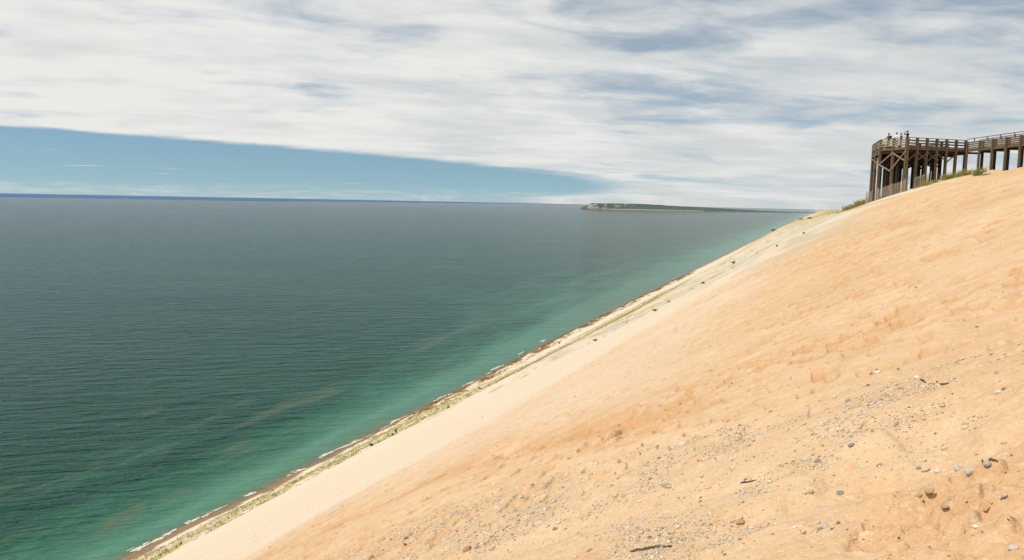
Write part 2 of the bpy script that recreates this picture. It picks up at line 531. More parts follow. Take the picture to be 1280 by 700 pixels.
def build_dune():
    fine = np.arange(-39, 39.001, .085)
    left = -39 - np.cumsum(np.geomspace(.1, 6, 60)); left = left[left > -179]
    right = 39 + np.cumsum(np.geomspace(.1, 6, 60)); right = right[right < 179]
    az = R(1) * np.concatenate([left[::-1], fine, right])
    lr = [math.log(.45)]
    while lr[-1] < math.log(6500):
        r_ = math.exp(lr[-1])
        lr.append(lr[-1] + (.0058 if r_ < 5 else .0042 if r_ < 30 else .0058 if r_ < 60 else .009 if r_ < 400 else .013))
    rr = np.exp(np.array(lr))
    A, RR = np.meshgrid(az, rr)
    X = RR * np.sin(A); Y = RR * np.cos(A)
    U, S = us(X, Y)
    Z = height(U, S, RR * .0045)
    nr, na = X.shape
    verts = np.stack([X, Y, Z], -1).reshape(-1, 3)
    verts = np.vstack([verts, [[0, 0, ground(0, 0)]]])
    i = np.arange(nr - 1)[:, None] * na; j = np.arange(na)[None, :]
    jn = (j + 1) % na
    q = np.stack([(i + j).ravel(), (i + jn).ravel(), (i + na + jn).ravel(), (i + na + j).ravel()], -1)
    q = q[:, ::-1]
    c = len(verts) - 1
    tri = np.stack([np.full(na, c), (j + 1).ravel() % na, j.ravel()], -1)
    me = np_mesh('dune', verts, np.concatenate([q.ravel(), tri.ravel()]), np.concatenate([np.full(len(q), 4), np.full(len(tri), 3)]))
    u = np.append(U.ravel(), 0.0); s = np.append(S.ravel(), 0.0); r = np.append(RR.ravel(), .45)
    # -- where each kind of ground lies
    sA = np.interp(u, [-60, -14, -9, -6, -3.5, 0, 5, 10], [10.5, 11, 11, 11.5, 14, 30, 70, 92])
    sB = np.interp(u, [-60, -14, -9, -6, -3.5, 0, 5, 10], [15, 21, 34, 50, 68, 86, 106, 116])
    wob = 1 + .45 * (fbm(u / 3, s / 6, 4, 101) - .5)
    pale = sst(sA, sB, s * wob)
    pale = np.maximum(pale, .52 * sst(.3, 3.0, s * wob - s_at(REDL, u)) * sst(-.3, -4, u))
    toe = UTOE - 2 + 7 * (fbm(s / 22, u / 40, 3, 111) - .5)
    band = sst(toe + 2, toe - 2, u) * sst(-207, -204, u + 2 * (fbm(s / 8, u / 8, 2, 5) - .5))
    lower = 1 - sst(330, 520, s) * sst(-162, -178, u)           # far along only the top of the bank is green
    tex = sst(.36, .56, fbm(u / 3.0, s / 7.0, 4, 112))
    ratio = -u / np.maximum(s, 1)
    grass = band * lower * tex * sst(.27, .40, ratio)
    # sprigs running up from the bank and brown scrub along the bluff edge
    spr = sst(.56, .66, fbm(u / 5, s / 16, 3, 120)) * sst(-100, -145, u) * sst(-170, -152, u)
    grass = np.maximum(grass, spr * sst(250, 420, s) * .9)
    stripe = sst(.55, .66, fbm(u / 6, s / 130, 3, 121)) * sst(220, 420, s) * sst(-40, -90, u) * sst(.4, .55, fbm(u / 4, s / 20, 3, 122))
    grass = np.maximum(grass, .55 * stripe * (u > -150))
    bl = np.exp(-((u + 207) / 8) ** 2) * sst(300, 480, s) * sst(.38, .52, fbm(u / 4, s / 25, 3, 125))
    top = sst(-10, 4, u) * sst(118, 140, s) * sst(.35, .55, fbm(u / 5, s / 30, 3, 126))
    grass = np.maximum(grass, np.maximum(.8 * top, .25 * bl))
    wet = sst(-209.8, -212.2, u + 3 * (fbm(s / 30, u / 30, 2, 9) - .5))
    d2 = sst(450, 650, s) * sst(-75, -45, u + 20 * (fbm(s / 60, u / 20, 3, 15) - .5))
    grass = np.maximum(grass, .9 * sst(420, 600, s) * sst(-26, -12, u + 16 * (fbm(s / 50, u / 8, 3, 16) - .5)))
    pale = pale * (1 - .75 * d2)
    grav = gravel_mask(u, s)
    dl = s - s_at(REDL, u)
    red = np.exp(-((dl + .25) / .7) ** 2) * sst(-.4, -2, u) * (.35 + .65 * sst(.35, .6, fbm(u * 1.2, s * 1.2, 3, 7)))
    red = np.maximum(red, bl)
    mott = sst(.40, .60, fbm(u / 5, s / 7, 3, 78))
    tr = sst(.50, .75, vn(u / .42, s / .55, 71)) * sst(.45, .6, fbm(u / 4, s / 5, 2, 72))
    tr2 = sst(.56, .70, vn(u / .13 + 7, s / .17, 73)) * sst(.32, .54, fbm(u / 2.2, s / 3, 3, 74))
    near_sand = (1 - .85 * pale) * sst(6, 10, r) * sst(80, 40, r)
    red = np.maximum(red, (.65 * tr + .85 * tr2) * near_sand)  # pit shading put into the colour along the trodden relief
    red = np.maximum(red, .6 * mott * sst(.56, .68, fbm(u / .30, s / .36, 4, 79, .65)) * near_sand)
    red = np.maximum(red, .22 * mott * (1 - pale) * sst(8, 14, r))
    red = np.maximum(red, .95 * d2 * sst(.40, .56, fbm(u / 10, s / 40, 3, 17)))
    red = np.maximum(red, .30 * sst(-4, 4, u) * sst(16, 9, r))
    for fu, fs, fr in ROUGH:
        red = np.maximum(red, .55 * np.exp(-(((u - fu) / (1.3 * fr)) ** 2 + ((s - fs) / (1.3 * fr)) ** 2)))
    gz = sst(20, 52, s + 2.2 * u * (u < 0)) * sst(-135, -80, u) * sst(4, -2, u)
    wq = u + .37 * (s - 104)                               # gullies run down and away
    grey = gz * (.30 + .70 * sst(.40, .58, fbm(wq / 6, s / 90, 3, 131))) * sst(.25, .5, fbm(u / 2, s / 6, 3, 132))
    lines = sst(.55, .64, fbm(wq / 4.5, s / 120, 3, 133)) * sst(.38, .55, fbm(u / 2, s / 14, 3, 134)) * sst(50, 85, s + 1.2 * u)
    grass = np.maximum(grass, .85 * lines * (u > -150) * (1 - d2) * sst(900, 500, s))
    band2 = streak_mask(u, s)
    grass = np.maximum(grass, .85 * band2)
    grey = grey * (1 - sst(500, 800, s))
    point_color(me, 'mask_a', np.stack([pale, grass.clip(0, 1), wet], -1))
    point_color(me, 'mask_b', np.stack([grav, red.clip(0, 1), grey.clip(0, 1)], -1))
    o = link('sand_dune', me, M['sand'])
    tag(o, 'steep bank of orange and pale sand running down to the lake', kind='structure')
    return o


build_dune()


# ------------------------------------------------------------------ the lake
def build_lake():
    rs = [0.01, 60, 140, 300, 700, 1600, 4000, 9000, 20000]
    n = 128
    v = []; f = []; sz = []
    for r_ in rs:
        for k in range(n):
            a = 2 * math.pi * k / n
            v.append((r_ * math.cos(a), r_ * math.sin(a), 0))
    for i in range(len(rs) - 1):
        for k in range(n):
            f += [i * n + k, (i + 1) * n + k, (i + 1) * n + (k + 1) % n, i * n + (k + 1) % n]; sz.append(4)
    me = np_mesh('lake', np.array(v), f, sz)
    o = link('lake_water', me, M['water'])
    tag(o, 'green and grey lake with turquoise shallows along the beach', kind='structure')


build_lake()


def on_water(px, py, z=0.0):
    v = ray(px, py); t = (z - H) / v[2]
    return EYE + v * t


FOAM = [(162, 689.7, 184, 682), (185, 681.4, 212, 671.7), (213, 671, 228, 662.5), (234.5, 655, 254.5, 647.3), (256, 646.7, 290, 633), (306, 620, 325, 615.5),
        (358, 595.5, 364, 593), (372, 592, 387, 586), (399, 571, 440, 554), (441, 553.6, 467, 543.7), (476, 538.5, 487, 532.7), (489, 531, 512, 519.7),
        (514, 518, 527, 512.5), (542, 501.7, 572, 489.7), (577, 482.5, 597, 475.5), (609, 467.8, 616.5, 465), (614, 462.6, 630, 456), (648, 443.2, 655, 439.6), (676, 427.5, 682, 424.6)]


def shore_u(s):
    u = np.linspace(-236, -200, 721); z = base_h(u, np.full_like(u, s))
    return float(np.interp(0, z, u))


def shore_u_line(t, a, b):
    # keeps the foam on the water side of the wavering waterline
    u_, s_ = us(*(a + (b - a) * t))
    return max(0.0, u_ - (shore_u(s_) - .8))


def build_foam():
    V = []; Fc = []; sz = []
    rg = np.random.default_rng(31)
    for i, (x0, y0, x1, y1) in enumerate(FOAM):
        ends = []
        for (x, y) in ((x0, y0), (x1, y1)):
            u_, s_ = us(*on_water(x, y)[:2]); ends.append(np.array(xy(min(u_, shore_u(s_) - .6), s_)))
        a, b = ends
        d = b - a; L_ = np.linalg.norm(d); d /= L_; nrm = np.array([d[1], -d[0]])
        for st in range(5):
            t0 = -.05 if st == 0 else rg.uniform(-.1, .7); t1 = 1.05 if st == 0 else min(1.1, t0 + rg.uniform(.15, .5))
            n = max(10, int(L_ * (t1 - t0) / .45))
            t = np.linspace(t0, t1, n); m = t * L_
            env = np.sqrt(np.clip((t - t0) * (t1 - t) / (t1 - t0) ** 2 * 4, 0, 1)) ** .7
            w = (.30 + .80 * sst(.35, .8, fbm(m / 5, m * 0 + i * 3.1 + st, 3, 200))) * env * (1.0 if st == 0 else .42)
            mid = 1.6 * (fbm(m / 9, m * 0 + i * 1.7, 3, 210) - .5) - (0 if st == 0 else rg.uniform(-1.2, 1.6))
            push = np.array([shore_u_line(k, a, b) for k in t])
            b0 = len(V)
            for row, (q, z) in enumerate([(-1, .02), (-.4, .14), (.35, .18), (1, .02)]):
                jag = (.9 * vn(m * 1.3, m * 0 + row * 7.0 + i, 220) - .45 + .5 * vn(m * 3.1, m * 0 + row * 3.0 + i, 221) - .25) * (row in (0, 3))
                off = mid + w * (q + jag) - push
                P = a[None] + d[None] * m[:, None] + nrm[None] * off[:, None]
                for k in range(n): V.append((P[k, 0], P[k, 1], z * (0.3 + env[k])))
            for row in range(3):
                for k in range(n - 1):
                    Fc += [b0 + row * n + k, b0 + row * n + k + 1, b0 + (row + 1) * n + k + 1, b0 + (row + 1) * n + k]; sz.append(4)
    me = np_mesh('foam', np.array(V), Fc, sz)
    tag(link('surf_foam', me, M['foam']), 'broken white surf foam along the waterline', kind='stuff')


build_foam()


# ------------------------------------------------------------------ distant island
def build_island():
    D = 10200.0
    top = np.array([(724, 259), (727, 257.4), (731, 255.6), (735, 254.2), (760, 254.4), (784, 254.7), (800, 255.2), (815, 256.2), (835, 257.4), (860, 258.6), (885, 259.8),
                    (910, 261.4), (935, 262.9), (960, 264.2), (985, 265.3), (1010, 266.4), (1040, 267.6), (1075, 268.6), (1110, 269.4)])
    nx, ny = 420, 60
    xs = np.linspace(724, 1110, nx)
    V = np.zeros((nx, ny, 3)); C = np.zeros((nx, ny, 3))
    for i, x in enumerate(xs):
        dd = D + (x - 724) * 3.0
        v = ray(x, 262); yb = at(x, np.interp(x, top[:, 0], top[:, 1]), dd)
        hz = max(yb[2], 1.0)
        base = at(x, 262, dd)
        t = np.linspace(0, 1, ny) ** 1.8
        lump = 1 + .10 * (fbm(np.full(ny, i * .35), t * 6, 3, 301) - .5) * 2
        cliff = 1 - sst(735, 800, np.array(x))
        prof = np.where(t < .5, np.minimum(1, (t * 2) ** (.9 - .45 * cliff) * 1.0), 1 - ((t - .5) * 2) ** 3)
        prof = prof * lump
        back = 40 + t * (900 - 500 * cliff)
        V[i, :, 0] = base[0] + back * .28; V[i, :, 1] = base[1] + back; V[i, :, 2] = np.where(t > .99, -3, hz * prof - (t == 0) * 2)
        n = fbm(np.full(ny, i * .22), t * 7, 3, 305)
        g = np.array([.034, .064, .044])[None] * (.55 + .9 * fbm(np.full(ny, i * .9), t * 22, 3, 306)[:, None])  # bluish green: some of the distance haze put into the colour
        lightg = np.array([.060, .092, .052])[None]
        g = np.where((n > .56)[:, None], g * .5 + lightg * .5, g)
        face = t < .5
        bluff = face & (prof < .86) & (x > 733) & (x < 792) & (n + .22 * (1 - sst(738, 752, np.array(x))) - .10 * sst(755, 790, np.array(x)) > .60 + .10 * sst(748, 765, np.array(x)))
        bare = bluff | (face & (prof < .14) & (x < 880))
        sandc = np.array([.36, .30, .235])[None] * (.7 + .5 * fbm(np.full(ny, i * 1.3), t * 3, 2, 308)[:, None])
        C[i] = np.where(bare[:, None], sandc, g)
    Fc = []
    idx = np.arange(nx * ny).reshape(nx, ny)
    q = np.stack([idx[:-1, :-1], idx[1:, :-1], idx[1:, 1:], idx[:-1, 1:]], -1).reshape(-1, 4)
    me = np_mesh('island', V.reshape(-1, 3), q.ravel(), np.full(len(q), 4))
    point_color(me, 'tint', C.reshape(-1, 3))
    o = link('island_hills', me, mat_attr('island ground', bscale=.02, rough=.95, spec=.1))
    tag(o, 'low wooded island with pale bluffs on its left end', kind='structure')


build_island()

# ------------------------------------------------------------------ tiny boat on the horizon
def build_boat():
    p = on_water(157, 248.2)
    bt = empty('boat', (p[0], p[1], 0), R(25))
    white = mat_plain('white hull paint', (.82, .82, .8), (.75, .75, .74), .5, .4, .4)
    bm = bmesh.new(); L_, W = 46, 9
    secs = [(-L_ / 2, W * .42), (-L_ / 4, W * .5), (L_ / 6, W * .5), (L_ / 2.6, W * .3), (L_ / 2, .15)]
    rings = [[bm.verts.new((x, -w, 5.5 + .05 * x)), bm.verts.new((x, -w * .6, -.6)), bm.verts.new((x, w * .6, -.6)), bm.verts.new((x, w, 5.5 + .05 * x))] for x, w in secs]
    for a, b in zip(rings, rings[1:]):
        for k in range(3): bm.faces.new((a[k], a[k + 1], b[k + 1], b[k]))
        bm.faces.new((a[3], a[0], b[0], b[3]))
    bm.faces.new(rings[0])
    mb = MB(); mb.bm.free(); mb.bm = bm; mb.build('hull', white, bt)
    MB().box((-6, 0, 8.2), 18, 6.5, 6).box((-4, 0, 12.6), 9, 5, 3.2).build('cabin', white, bt)
    MB().tube([(-2, 0, 14), (-2, 0, 24)], .25).build('mast', white, bt)
    tag(bt, 'tiny white boat far out near the horizon on the left', 'boat')


build_boat()


# ------------------------------------------------------------------ lookout platform
def P2(px, depth):
    q = at(px, 230, depth); return np.array([q[0], q[1]])


C_ = P2(1130.5, 95.0); A_ = P2(1097.5, 99.5); B_ = P2(1203.5, 97.7); D_ = P2(1088.8, 107.5)
E_ = B_ + (A_ - C_) / np.linalg.norm(A_ - C_) * 11.5
CAPZ = at(1132, 171.2, 95.0)[2]
DECK = CAPZ - 1.12
plat = empty('lookout_platform', (*(C_ * .25 + B_ * .25 + D_ * .25 + E_ * .25), ground(*(C_ * .5 + E_ * .5))))
tag(plat, 'tall weathered timber lookout platform on posts at the dune crest', 'platform')
PINV = Vector(plat.location)


def build_on(mb, name, mat, root):
    o = mb.build(name, mat, None)
    o.data.transform(Matrix.Translation(-Vector(root.location))); o.parent = root
    return o


def sub_on(mb, name, mat, part, root):
    o = mb.build(name, mat, None)
    o.data.transform(Matrix.Translation(-Vector(root.location))); o.parent = part
    return o


def v3(p, z):
    return (float(p[0]), float(p[1]), float(z))


# deck
bm = bmesh.new()
poly = [C_, B_, E_, D_, A_]
lo = [bm.verts.new(v3(p, DECK - .06)) for p in poly]; hi = [bm.verts.new(v3(p, DECK)) for p in poly]
bm.faces.new(hi); bm.faces.new(lo[::-1])
for k in range(5): bm.faces.new((lo[k], lo[(k + 1) % 5], hi[(k + 1) % 5], hi[k]))
mb = MB(); mb.bm.free(); mb.bm = bm
build_on(mb, 'deck', M['wood'], plat)


def inset(p, q, t):
    return p + (q - p) * t


centre = sum(poly) / 5
for a, b in zip(poly, poly[1:] + poly[:1]):
    n = (centre - (a + b) / 2); n /= np.linalg.norm(n)
    build_on(MB().bar(v3(a - n * .05, DECK - .17), v3(b - n * .05, DECK - .17), .07, .30), 'fascia', M['wood'], plat)
    a2, b2 = a + n * .12, b + n * .12
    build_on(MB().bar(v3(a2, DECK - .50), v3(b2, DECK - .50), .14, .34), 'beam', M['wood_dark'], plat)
for tv in (.12, .30, .46, .62, .80):
    a2, b2 = inset(C_, A_ * .4 + D_ * .6, tv), inset(B_, E_, tv)
    a2 = a2 + (b2 - a2) * .03; b2 = b2 - (b2 - a2) * .03
    build_on(MB().bar(v3(a2, DECK - .62), v3(b2, DECK - .62), .18, .58), 'beam', M['wood_dark'], plat)  # deepened, with the under-deck shade in its dark colour
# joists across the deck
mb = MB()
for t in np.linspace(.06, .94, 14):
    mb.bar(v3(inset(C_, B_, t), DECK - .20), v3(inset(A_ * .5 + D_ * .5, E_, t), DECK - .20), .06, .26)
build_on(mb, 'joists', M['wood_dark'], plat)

posts = {}


def post(p, w=.21, top=None, mat='wood', root=plat, lean=(0, 0)):
    g0 = ground(*p)
    z1 = (CAPZ - .05) if top is None else top
    o = build_on(MB().bar((p[0] + lean[0], p[1] + lean[1], g0 - .8), v3(p, z1), w, w, (0, 1, 0)), 'post', M[mat], root)
    return g0


AC = [inset(A_, C_, t) for t in (0, .5, 1)]
CB = [inset(C_, B_, t) for t in (1 / 6, 2 / 6, 3 / 6, 4 / 6, 5 / 6, 1)]
AD = [inset(A_, D_, t) for t in (.55, 1)]
DE = [inset(D_, E_, t) for t in (.33, .66, 1)]
EB = [inset(E_, B_, t) for t in (.33, .66)]
for i, p in enumerate(AC + CB + AD):
    post(p, .34 if i in (2,) else .27)
for p in DE + EB:
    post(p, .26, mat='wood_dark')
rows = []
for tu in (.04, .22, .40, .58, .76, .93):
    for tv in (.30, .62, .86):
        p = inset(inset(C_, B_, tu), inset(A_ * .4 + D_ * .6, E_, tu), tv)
        rows.append(p); post(p, .31, DECK - .33, 'wood_dark')  # inner posts: shade below the deck painted in by the dark wood


def brace(p, q, zt, zb, w=.05, h=.15, mat='wood_light', off=0.13, root=plat):
    d = (q - p) / np.linalg.norm(q - p); n = np.array([d[1], -d[0]])
    if np.dot(n, (p + q) / 2 - centre) < 0: n = -n
    a = p + n * off; b = q + n * off
    build_on(MB().bar(v3(a, zt), v3(b, zb), w, h), 'brace', M[mat], root)


zb = DECK - .55
brace(AC[0], AC[1], zb - 1.45, zb - .10, h=.13)
brace(AC[0], AC[1], zb - 1.35, zb - 2.25, h=.16, off=.19)
brace(AC[1], AC[2], zb - .05, zb - 1.1, h=.16)
brace(AC[1], AC[2], zb - 2.1, zb - .0, h=.13, off=.19)
brace(AD[1], AC[0], zb - .25, zb - 1.35, h=.16)
brace(AD[1], AC[0], zb + .02, zb + .02, h=.14)
brace(AD[0], AC[0], zb - 1.9, zb - .4, h=.12)
for k in range(0, 5):
    p, q = (AC[2] if k == 0 else CB[k - 1]), CB[k]
    if k % 2 == 0:
        brace(p, q, zb - 1.1, zb - .05, h=.14, mat='wood')
    else:
        brace(p, q, zb - .05, zb - 1.0, h=.14, mat='wood')
    if k in (1, 2):
        brace(p, q, zb - 1.0 if k == 1 else zb - .05, zb - .1 if k == 1 else zb - .95, h=.13, mat='wood', off=.19)
for r_ in range(6):
    for c_ in range(3):
        a = rows[r_ * 3 + c_]
        if c_ < 2:
            brace(a, rows[r_ * 3 + c_ + 1], zb - .2, zb - 1.6, w=.07, h=.2, mat='wood_dark')
            brace(a, rows[r_ * 3 + c_ + 1], zb - 1.6, zb - .2, w=.07, h=.2, mat='wood_dark', off=.20)
        if r_ < 5:
            brace(a, rows[r_ * 3 + 3 + c_], zb - .2, zb - 1.5, w=.07, h=.2, mat='wood_dark')
            brace(a, rows[r_ * 3 + 3 + c_], zb - 1.5, zb - .2, w=.07, h=.2, mat='wood_dark', off=.20)


def railing(a, b, root, za, zb_, mat='wood', levels=(.16, .44, .72), extra=0):
    d = (b - a) / np.linalg.norm(b - a); n = np.array([d[1], -d[0]])
    rl = build_on(MB().bar(v3(a, za + 1.09), v3(b, zb_ + 1.09), .20, .055), 'railing', M[mat], root)
    for h in levels:
        sub_on(MB().bar(v3(a + n * .12, za + h + .07), v3(b + n * .12, zb_ + h + .07), .04, .17), 'rail_board', M[mat], rl, root)
    return rl


railing(A_, C_, plat, DECK, DECK, 'wood_light'); railing(C_, B_, plat, DECK, DECK, levels=(.02, .36, .68))
railing(D_, A_, plat, DECK, DECK, 'wood_light'); railing(E_, D_, plat, DECK, DECK)
rE = inset(E_, B_, .78)
railing(E_, rE, plat, DECK, DECK)

# ------------------------------------------------------------------ boardwalk leading to the platform
R_ = P2(1291, 85.5)
dirw = (R_ - B_) / np.linalg.norm(R_ - B_)
Rend = B_ + dirw * 26
nw = np.array([-dirw[1], dirw[0]]);
if nw[0] < 0: nw = -nw
B1 = B_ + dirw * .25
walk = empty('boardwalk', v3(B_ + dirw * 6, ground(*(B_ + dirw * 6))))
tag(walk, 'raised timber boardwalk running from the lookout to the right edge', 'boardwalk')
WW = 1.7


def dz(p):
    return DECK + .012 * np.linalg.norm(p - B_)


cn = [B1, Rend, Rend + nw * WW, B1 + nw * WW]
bm = bmesh.new()
lo = [bm.verts.new(v3(p, dz(p) - .06)) for p in cn]; hi = [bm.verts.new(v3(p, dz(p))) for p in cn]
bm.faces.new(hi); bm.faces.new(lo[::-1])
for k in range(4): bm.faces.new((lo[k], lo[(k + 1) % 4], hi[(k + 1) % 4], hi[k]))
mb = MB(); mb.bm.free(); mb.bm = bm
build_on(mb, 'deck', M['wood'], walk)
for o_ in (0, WW):
    a, b = B1 + nw * o_, Rend + nw * o_
    build_on(MB().bar(v3(a, dz(a) - .20), v3(b, dz(b) - .20), .08, .27), 'fascia', M['wood'], walk)
nb = 11
for k in range(nb):
    p = B1 + dirw * (.25 + 2.35 * k)
    for o_, mt_, w_ in ((-.12, 'wood', .21), (WW + .12, 'wood_dark', .24)):  # far row takes the dark wood, its shade put into the colour
        q = p + nw * o_
        g0 = ground(*q)
        build_on(MB().bar(v3(q, g0 - .8), v3(q, dz(p) + (.86 if o_ < 0 else 1.05)), w_, w_, (0, 1, 0)), 'post', M[mt_], walk)
    build_on(MB().bar(v3(p - nw * .2, dz(p) - .46), v3(p + nw * (WW + .2), dz(p) - .46), .1, .24), 'beam', M['wood_dark'], walk)
for o_ in (-.02, WW + .02):
    a, b = B1 + nw * o_, Rend + nw * o_
    rl = build_on(MB().bar(v3(a, dz(a) + 1.20), v3(b, dz(b) + 1.26), .20, .05), 'railing', M['wood'], walk)
    for h in (.02, .24, .46, .68):
        sub_on(MB().bar(v3(a, dz(a) + h + .08), v3(b, dz(b) + h + .08), .05, .16), 'rail_board', M['wood'], rl, walk)
    for k in range(nb - 1):
        p = B1 + nw * o_ + dirw * (1.4 + 2.35 * k)
        sub_on(MB().bar(v3(p, dz(p) + .80), v3(p, dz(p) + 1.2), .07, .09, (0, 1, 0)), 'rail_support', M['wood'], rl, walk)

# ------------------------------------------------------------------ slat fence at the foot of the posts
fpts = [(1084, 255.2), (1098, 251.2), (1114, 246.8), (1131, 241.8), (1150, 236.4), (1163, 232.0)]
fw_ = []
for i, (px, py) in enumerate(fpts):
    fw_.append(P2(px, [93.0, 92.6, 92.2, 92.0, 92.6, 93.4][i]))
fence = empty('slat_fence', v3(fw_[2], ground(*fw_[2])))
tag(fence, 'low pale wooden slat fence along the foot of the lookout posts', 'fence')
wires = [[], []]
acc = 0; spacing = .08
for a, b in zip(fw_, fw_[1:]):
    L_ = np.linalg.norm(b - a); n = int(L_ / spacing); mb = MB()
    for k in range(n):
        p = inset(a, b, k / n); g0 = ground(*p)
        acc += 1
        if vn(acc * .21, 4.0, 7) < .20: continue
        t = random.uniform(-.05, .05); hh = random.uniform(1.2, 1.38)
        mb.bar((p[0], p[1], g0 - .05), (p[0] + t, p[1] + t * .3, g0 + hh), 0.018, .052, (dirw[0], dirw[1], 0))
        for w, z in ((0, .3), (1, .85)): wires[w].append((p[0], p[1], g0 + z))
    build_on(mb, 'slat_panel', M['slat'], fence)
mb = MB()
for w in wires: mb.tube(w, .006, 4)
build_on(mb, 'wire', M['wood_dark'], fence)
for p in fw_:
    g0 = ground(*p)
    build_on(MB().bar(v3(p, g0 - .3), v3(p, g0 + 1.45), .07, .06, (0, 1, 0)), 'post', M['slat'], fence)


# ------------------------------------------------------------------ people
def mat_cloth(name, c):
    return mat_plain(name, c, [q * .75 for q in c], 12, .85, .15)


def person(loc, face, label, shirt, legs, hair, pose='lean', height_=1.72, bare_legs=False, pack=None):
    k = height_ * 1.06 / 1.75
    root = empty('person', loc, face)
    # skeleton: +Y is forward
    J = {'pel': (0, 0, .96, .135, .105), 'waist': (0, .01, 1.10, .145, .115), 'chest': (0, .0, 1.30, .175, .13), 'neck0': (0, -.005, 1.46, .075, .065), 'neck': (0, .01, 1.535, .055, .055),
         'head': (0, .035, 1.63, .085, .1), 'crown': (0, .03, 1.70, .07, .085)}
    E_g = [('pel', 'waist'), ('waist', 'chest'), ('chest', 'neck0'), ('neck0', 'neck'), ('neck', 'head'), ('head', 'crown')]
    for sgn, nm in ((-1, 'l'), (1, 'r')):
        J['hip' + nm] = (.095 * sgn, 0, .88, .095, .1); J['kn' + nm] = (.11 * sgn, .03, .49, .062, .066); J['an' + nm] = (.115 * sgn, -.02, .09, .042, .045)
        J['toe' + nm] = (.135 * sgn, .14, .035, .04, .03); J['heel' + nm] = (.115 * sgn, -.045, .04, .04, .035)
        E_g += [('pel', 'hip' + nm), ('hip' + nm, 'kn' + nm), ('kn' + nm, 'an' + nm), ('an' + nm, 'toe' + nm)]
        del J['heel' + nm]
        J['sh' + nm] = (.185 * sgn, 0, 1.42, .062, .06)
        if pose == 'lean':
            J['el' + nm] = (.29 * sgn, .10, 1.17, .055, .055); J['wr' + nm] = (.17 * sgn, .34, 1.13, .032, .028)
        elif pose == 'photo':
            J['el' + nm] = (.30 * sgn, .20, 1.36, .045, .045); J['wr' + nm] = (.09 * sgn, .30, 1.58, .032, .028)
        else:
            J['el' + nm] = (.25 * sgn, -.03, 1.14, .045, .045); J['wr' + nm] = (.26 * sgn, .08, .90, .032, .028)
        E_g += [('chest', 'sh' + nm), ('sh' + nm, 'el' + nm), ('el' + nm, 'wr' + nm)]
    keys = list(J)
    me = bpy.data.meshes.new('person_skeleton')
    me.from_pydata([Vector(J[q][:3]) * k for q in keys], [(keys.index(a), keys.index(b)) for a, b in E_g], [])
    tmp = bpy.data.objects.new('tmp', me); COL.objects.link(tmp)
    md = tmp.modifiers.new('skin', 'SKIN'); md.use_smooth_shade = True; md.branch_smoothing = .4
    for i, q in enumerate(keys):
        sv = me.skin_vertices[0].data[i]; sv.radius = (J[q][3] * k, J[q][4] * k); sv.use_root = (q == 'pel')
    sb = tmp.modifiers.new('sub', 'SUBSURF'); sb.levels = 1; sb.render_levels = 1
    dg = bpy.context.evaluated_depsgraph_get(); dg.update()
    bme = bpy.data.meshes.new_from_object(tmp.evaluated_get(dg))
    bpy.data.objects.remove(tmp)
    bm = bmesh.new(); bm.from_mesh(bme)
    # hands: palm and five fingers
    mbx = MB(); mbx.bm.free(); mbx.bm = bm
    nbody = len(bm.faces)
    for sgn, nm in ((-1, 'l'), (1, 'r')):
        e = Vector(J['el' + nm][:3]); w = Vector(J['wr' + nm][:3]); d = (w - e).normalized()
        side = d.cross(Vector((0, 0, 1))).normalized() if abs(d.z) < .9 else Vector((0, 1, 0))
        dn = side.cross(d).normalized()
        mbx.tube([(w - d * .01) * k, (w + d * .05) * k, (w + d * .095) * k], [.026 * k, .036 * k, .032 * k], 8)
        for f_, (o_, ln) in enumerate([(-.03, .065), (-.01, .078), (.01, .072), (.028, .058)]):
            b0 = w + d * .085 + side * o_
            mbx.tube([b0 * k, (b0 + d * ln * .55 + dn * .008) * k, (b0 + d * ln * .85 + dn * .03) * k], [.0095 * k, .0085 * k, .006 * k], 6)
        b0 = w + d * .03 + side * -.03 * sgn
        mbx.tube([b0 * k, (b0 + d * .03 - side * .028 * sgn) * k, (b0 + d * .06 - side * .03 * sgn) * k], [.011 * k, .010 * k, .007 * k], 6)
    # nose, brow and ears
    hd = Vector(J['head'][:3])
    mbx.tube([(hd + Vector((0, .075, .03))) * k, (hd + Vector((0, .105, -.005))) * k], [.008 * k, .016 * k], 6)
    for sgn in (-1, 1):
        mbx.tube([(hd + Vector((.078 * sgn, -.01, .03))) * k, (hd + Vector((.088 * sgn, -.015, -.025))) * k], [.016 * k, .012 * k], 6)
    bm.faces.ensure_lookup_table()
    for i, f_ in enumerate(bm.faces):
        c = f_.calc_center_median() / k
        mi = 0
        if i < nbody:
            if c.z < .09: mi = 3
            elif c.z < 1.0 and abs(c.x) < .22: mi = 0 if (bare_legs and c.z < .52) else 2
            elif c.z < 1.485 and not ((Vector(J['wrl'][:3]) - c).length < .07 or (Vector(J['wrr'][:3]) - c).length < .07): mi = 1
        f_.material_index = mi; f_.smooth = True
    bm.to_mesh(bme); bm.free()
    for m_ in (M['skin'], mat_cloth('shirt cloth', shirt), mat_cloth('trouser cloth', legs), mat_cloth('shoe leather', (.06, .05, .045))):
        bme.materials.append(m_)
    link('body', bme, None, root)
    # hair cap
    bm = bmesh.new(); bmesh.ops.create_icosphere(bm, subdivisions=3, radius=1)
    for v in list(bm.verts):
        if v.co.z < -.25 - .5 * (-v.co.y) * (v.co.y < 0) or (v.co.y > .45 and v.co.z < .45): bm.verts.remove(v)
    for v in bm.verts:
        n_ = mnoise.noise(v.co * 3)
        v.co = Vector((v.co.x * .098, v.co.y * .118, v.co.z * .112)) * (1 + .06 * n_) * k + (hd + Vector((0, -.005, .045))) * k
    mb = MB(); mb.bm.free(); mb.bm = bm
    mb.build('hair', mat_cloth('hair', hair), root, True)
    # eyes, mouth
    iris = mat_plain('dark iris', (.08, .04, .03))
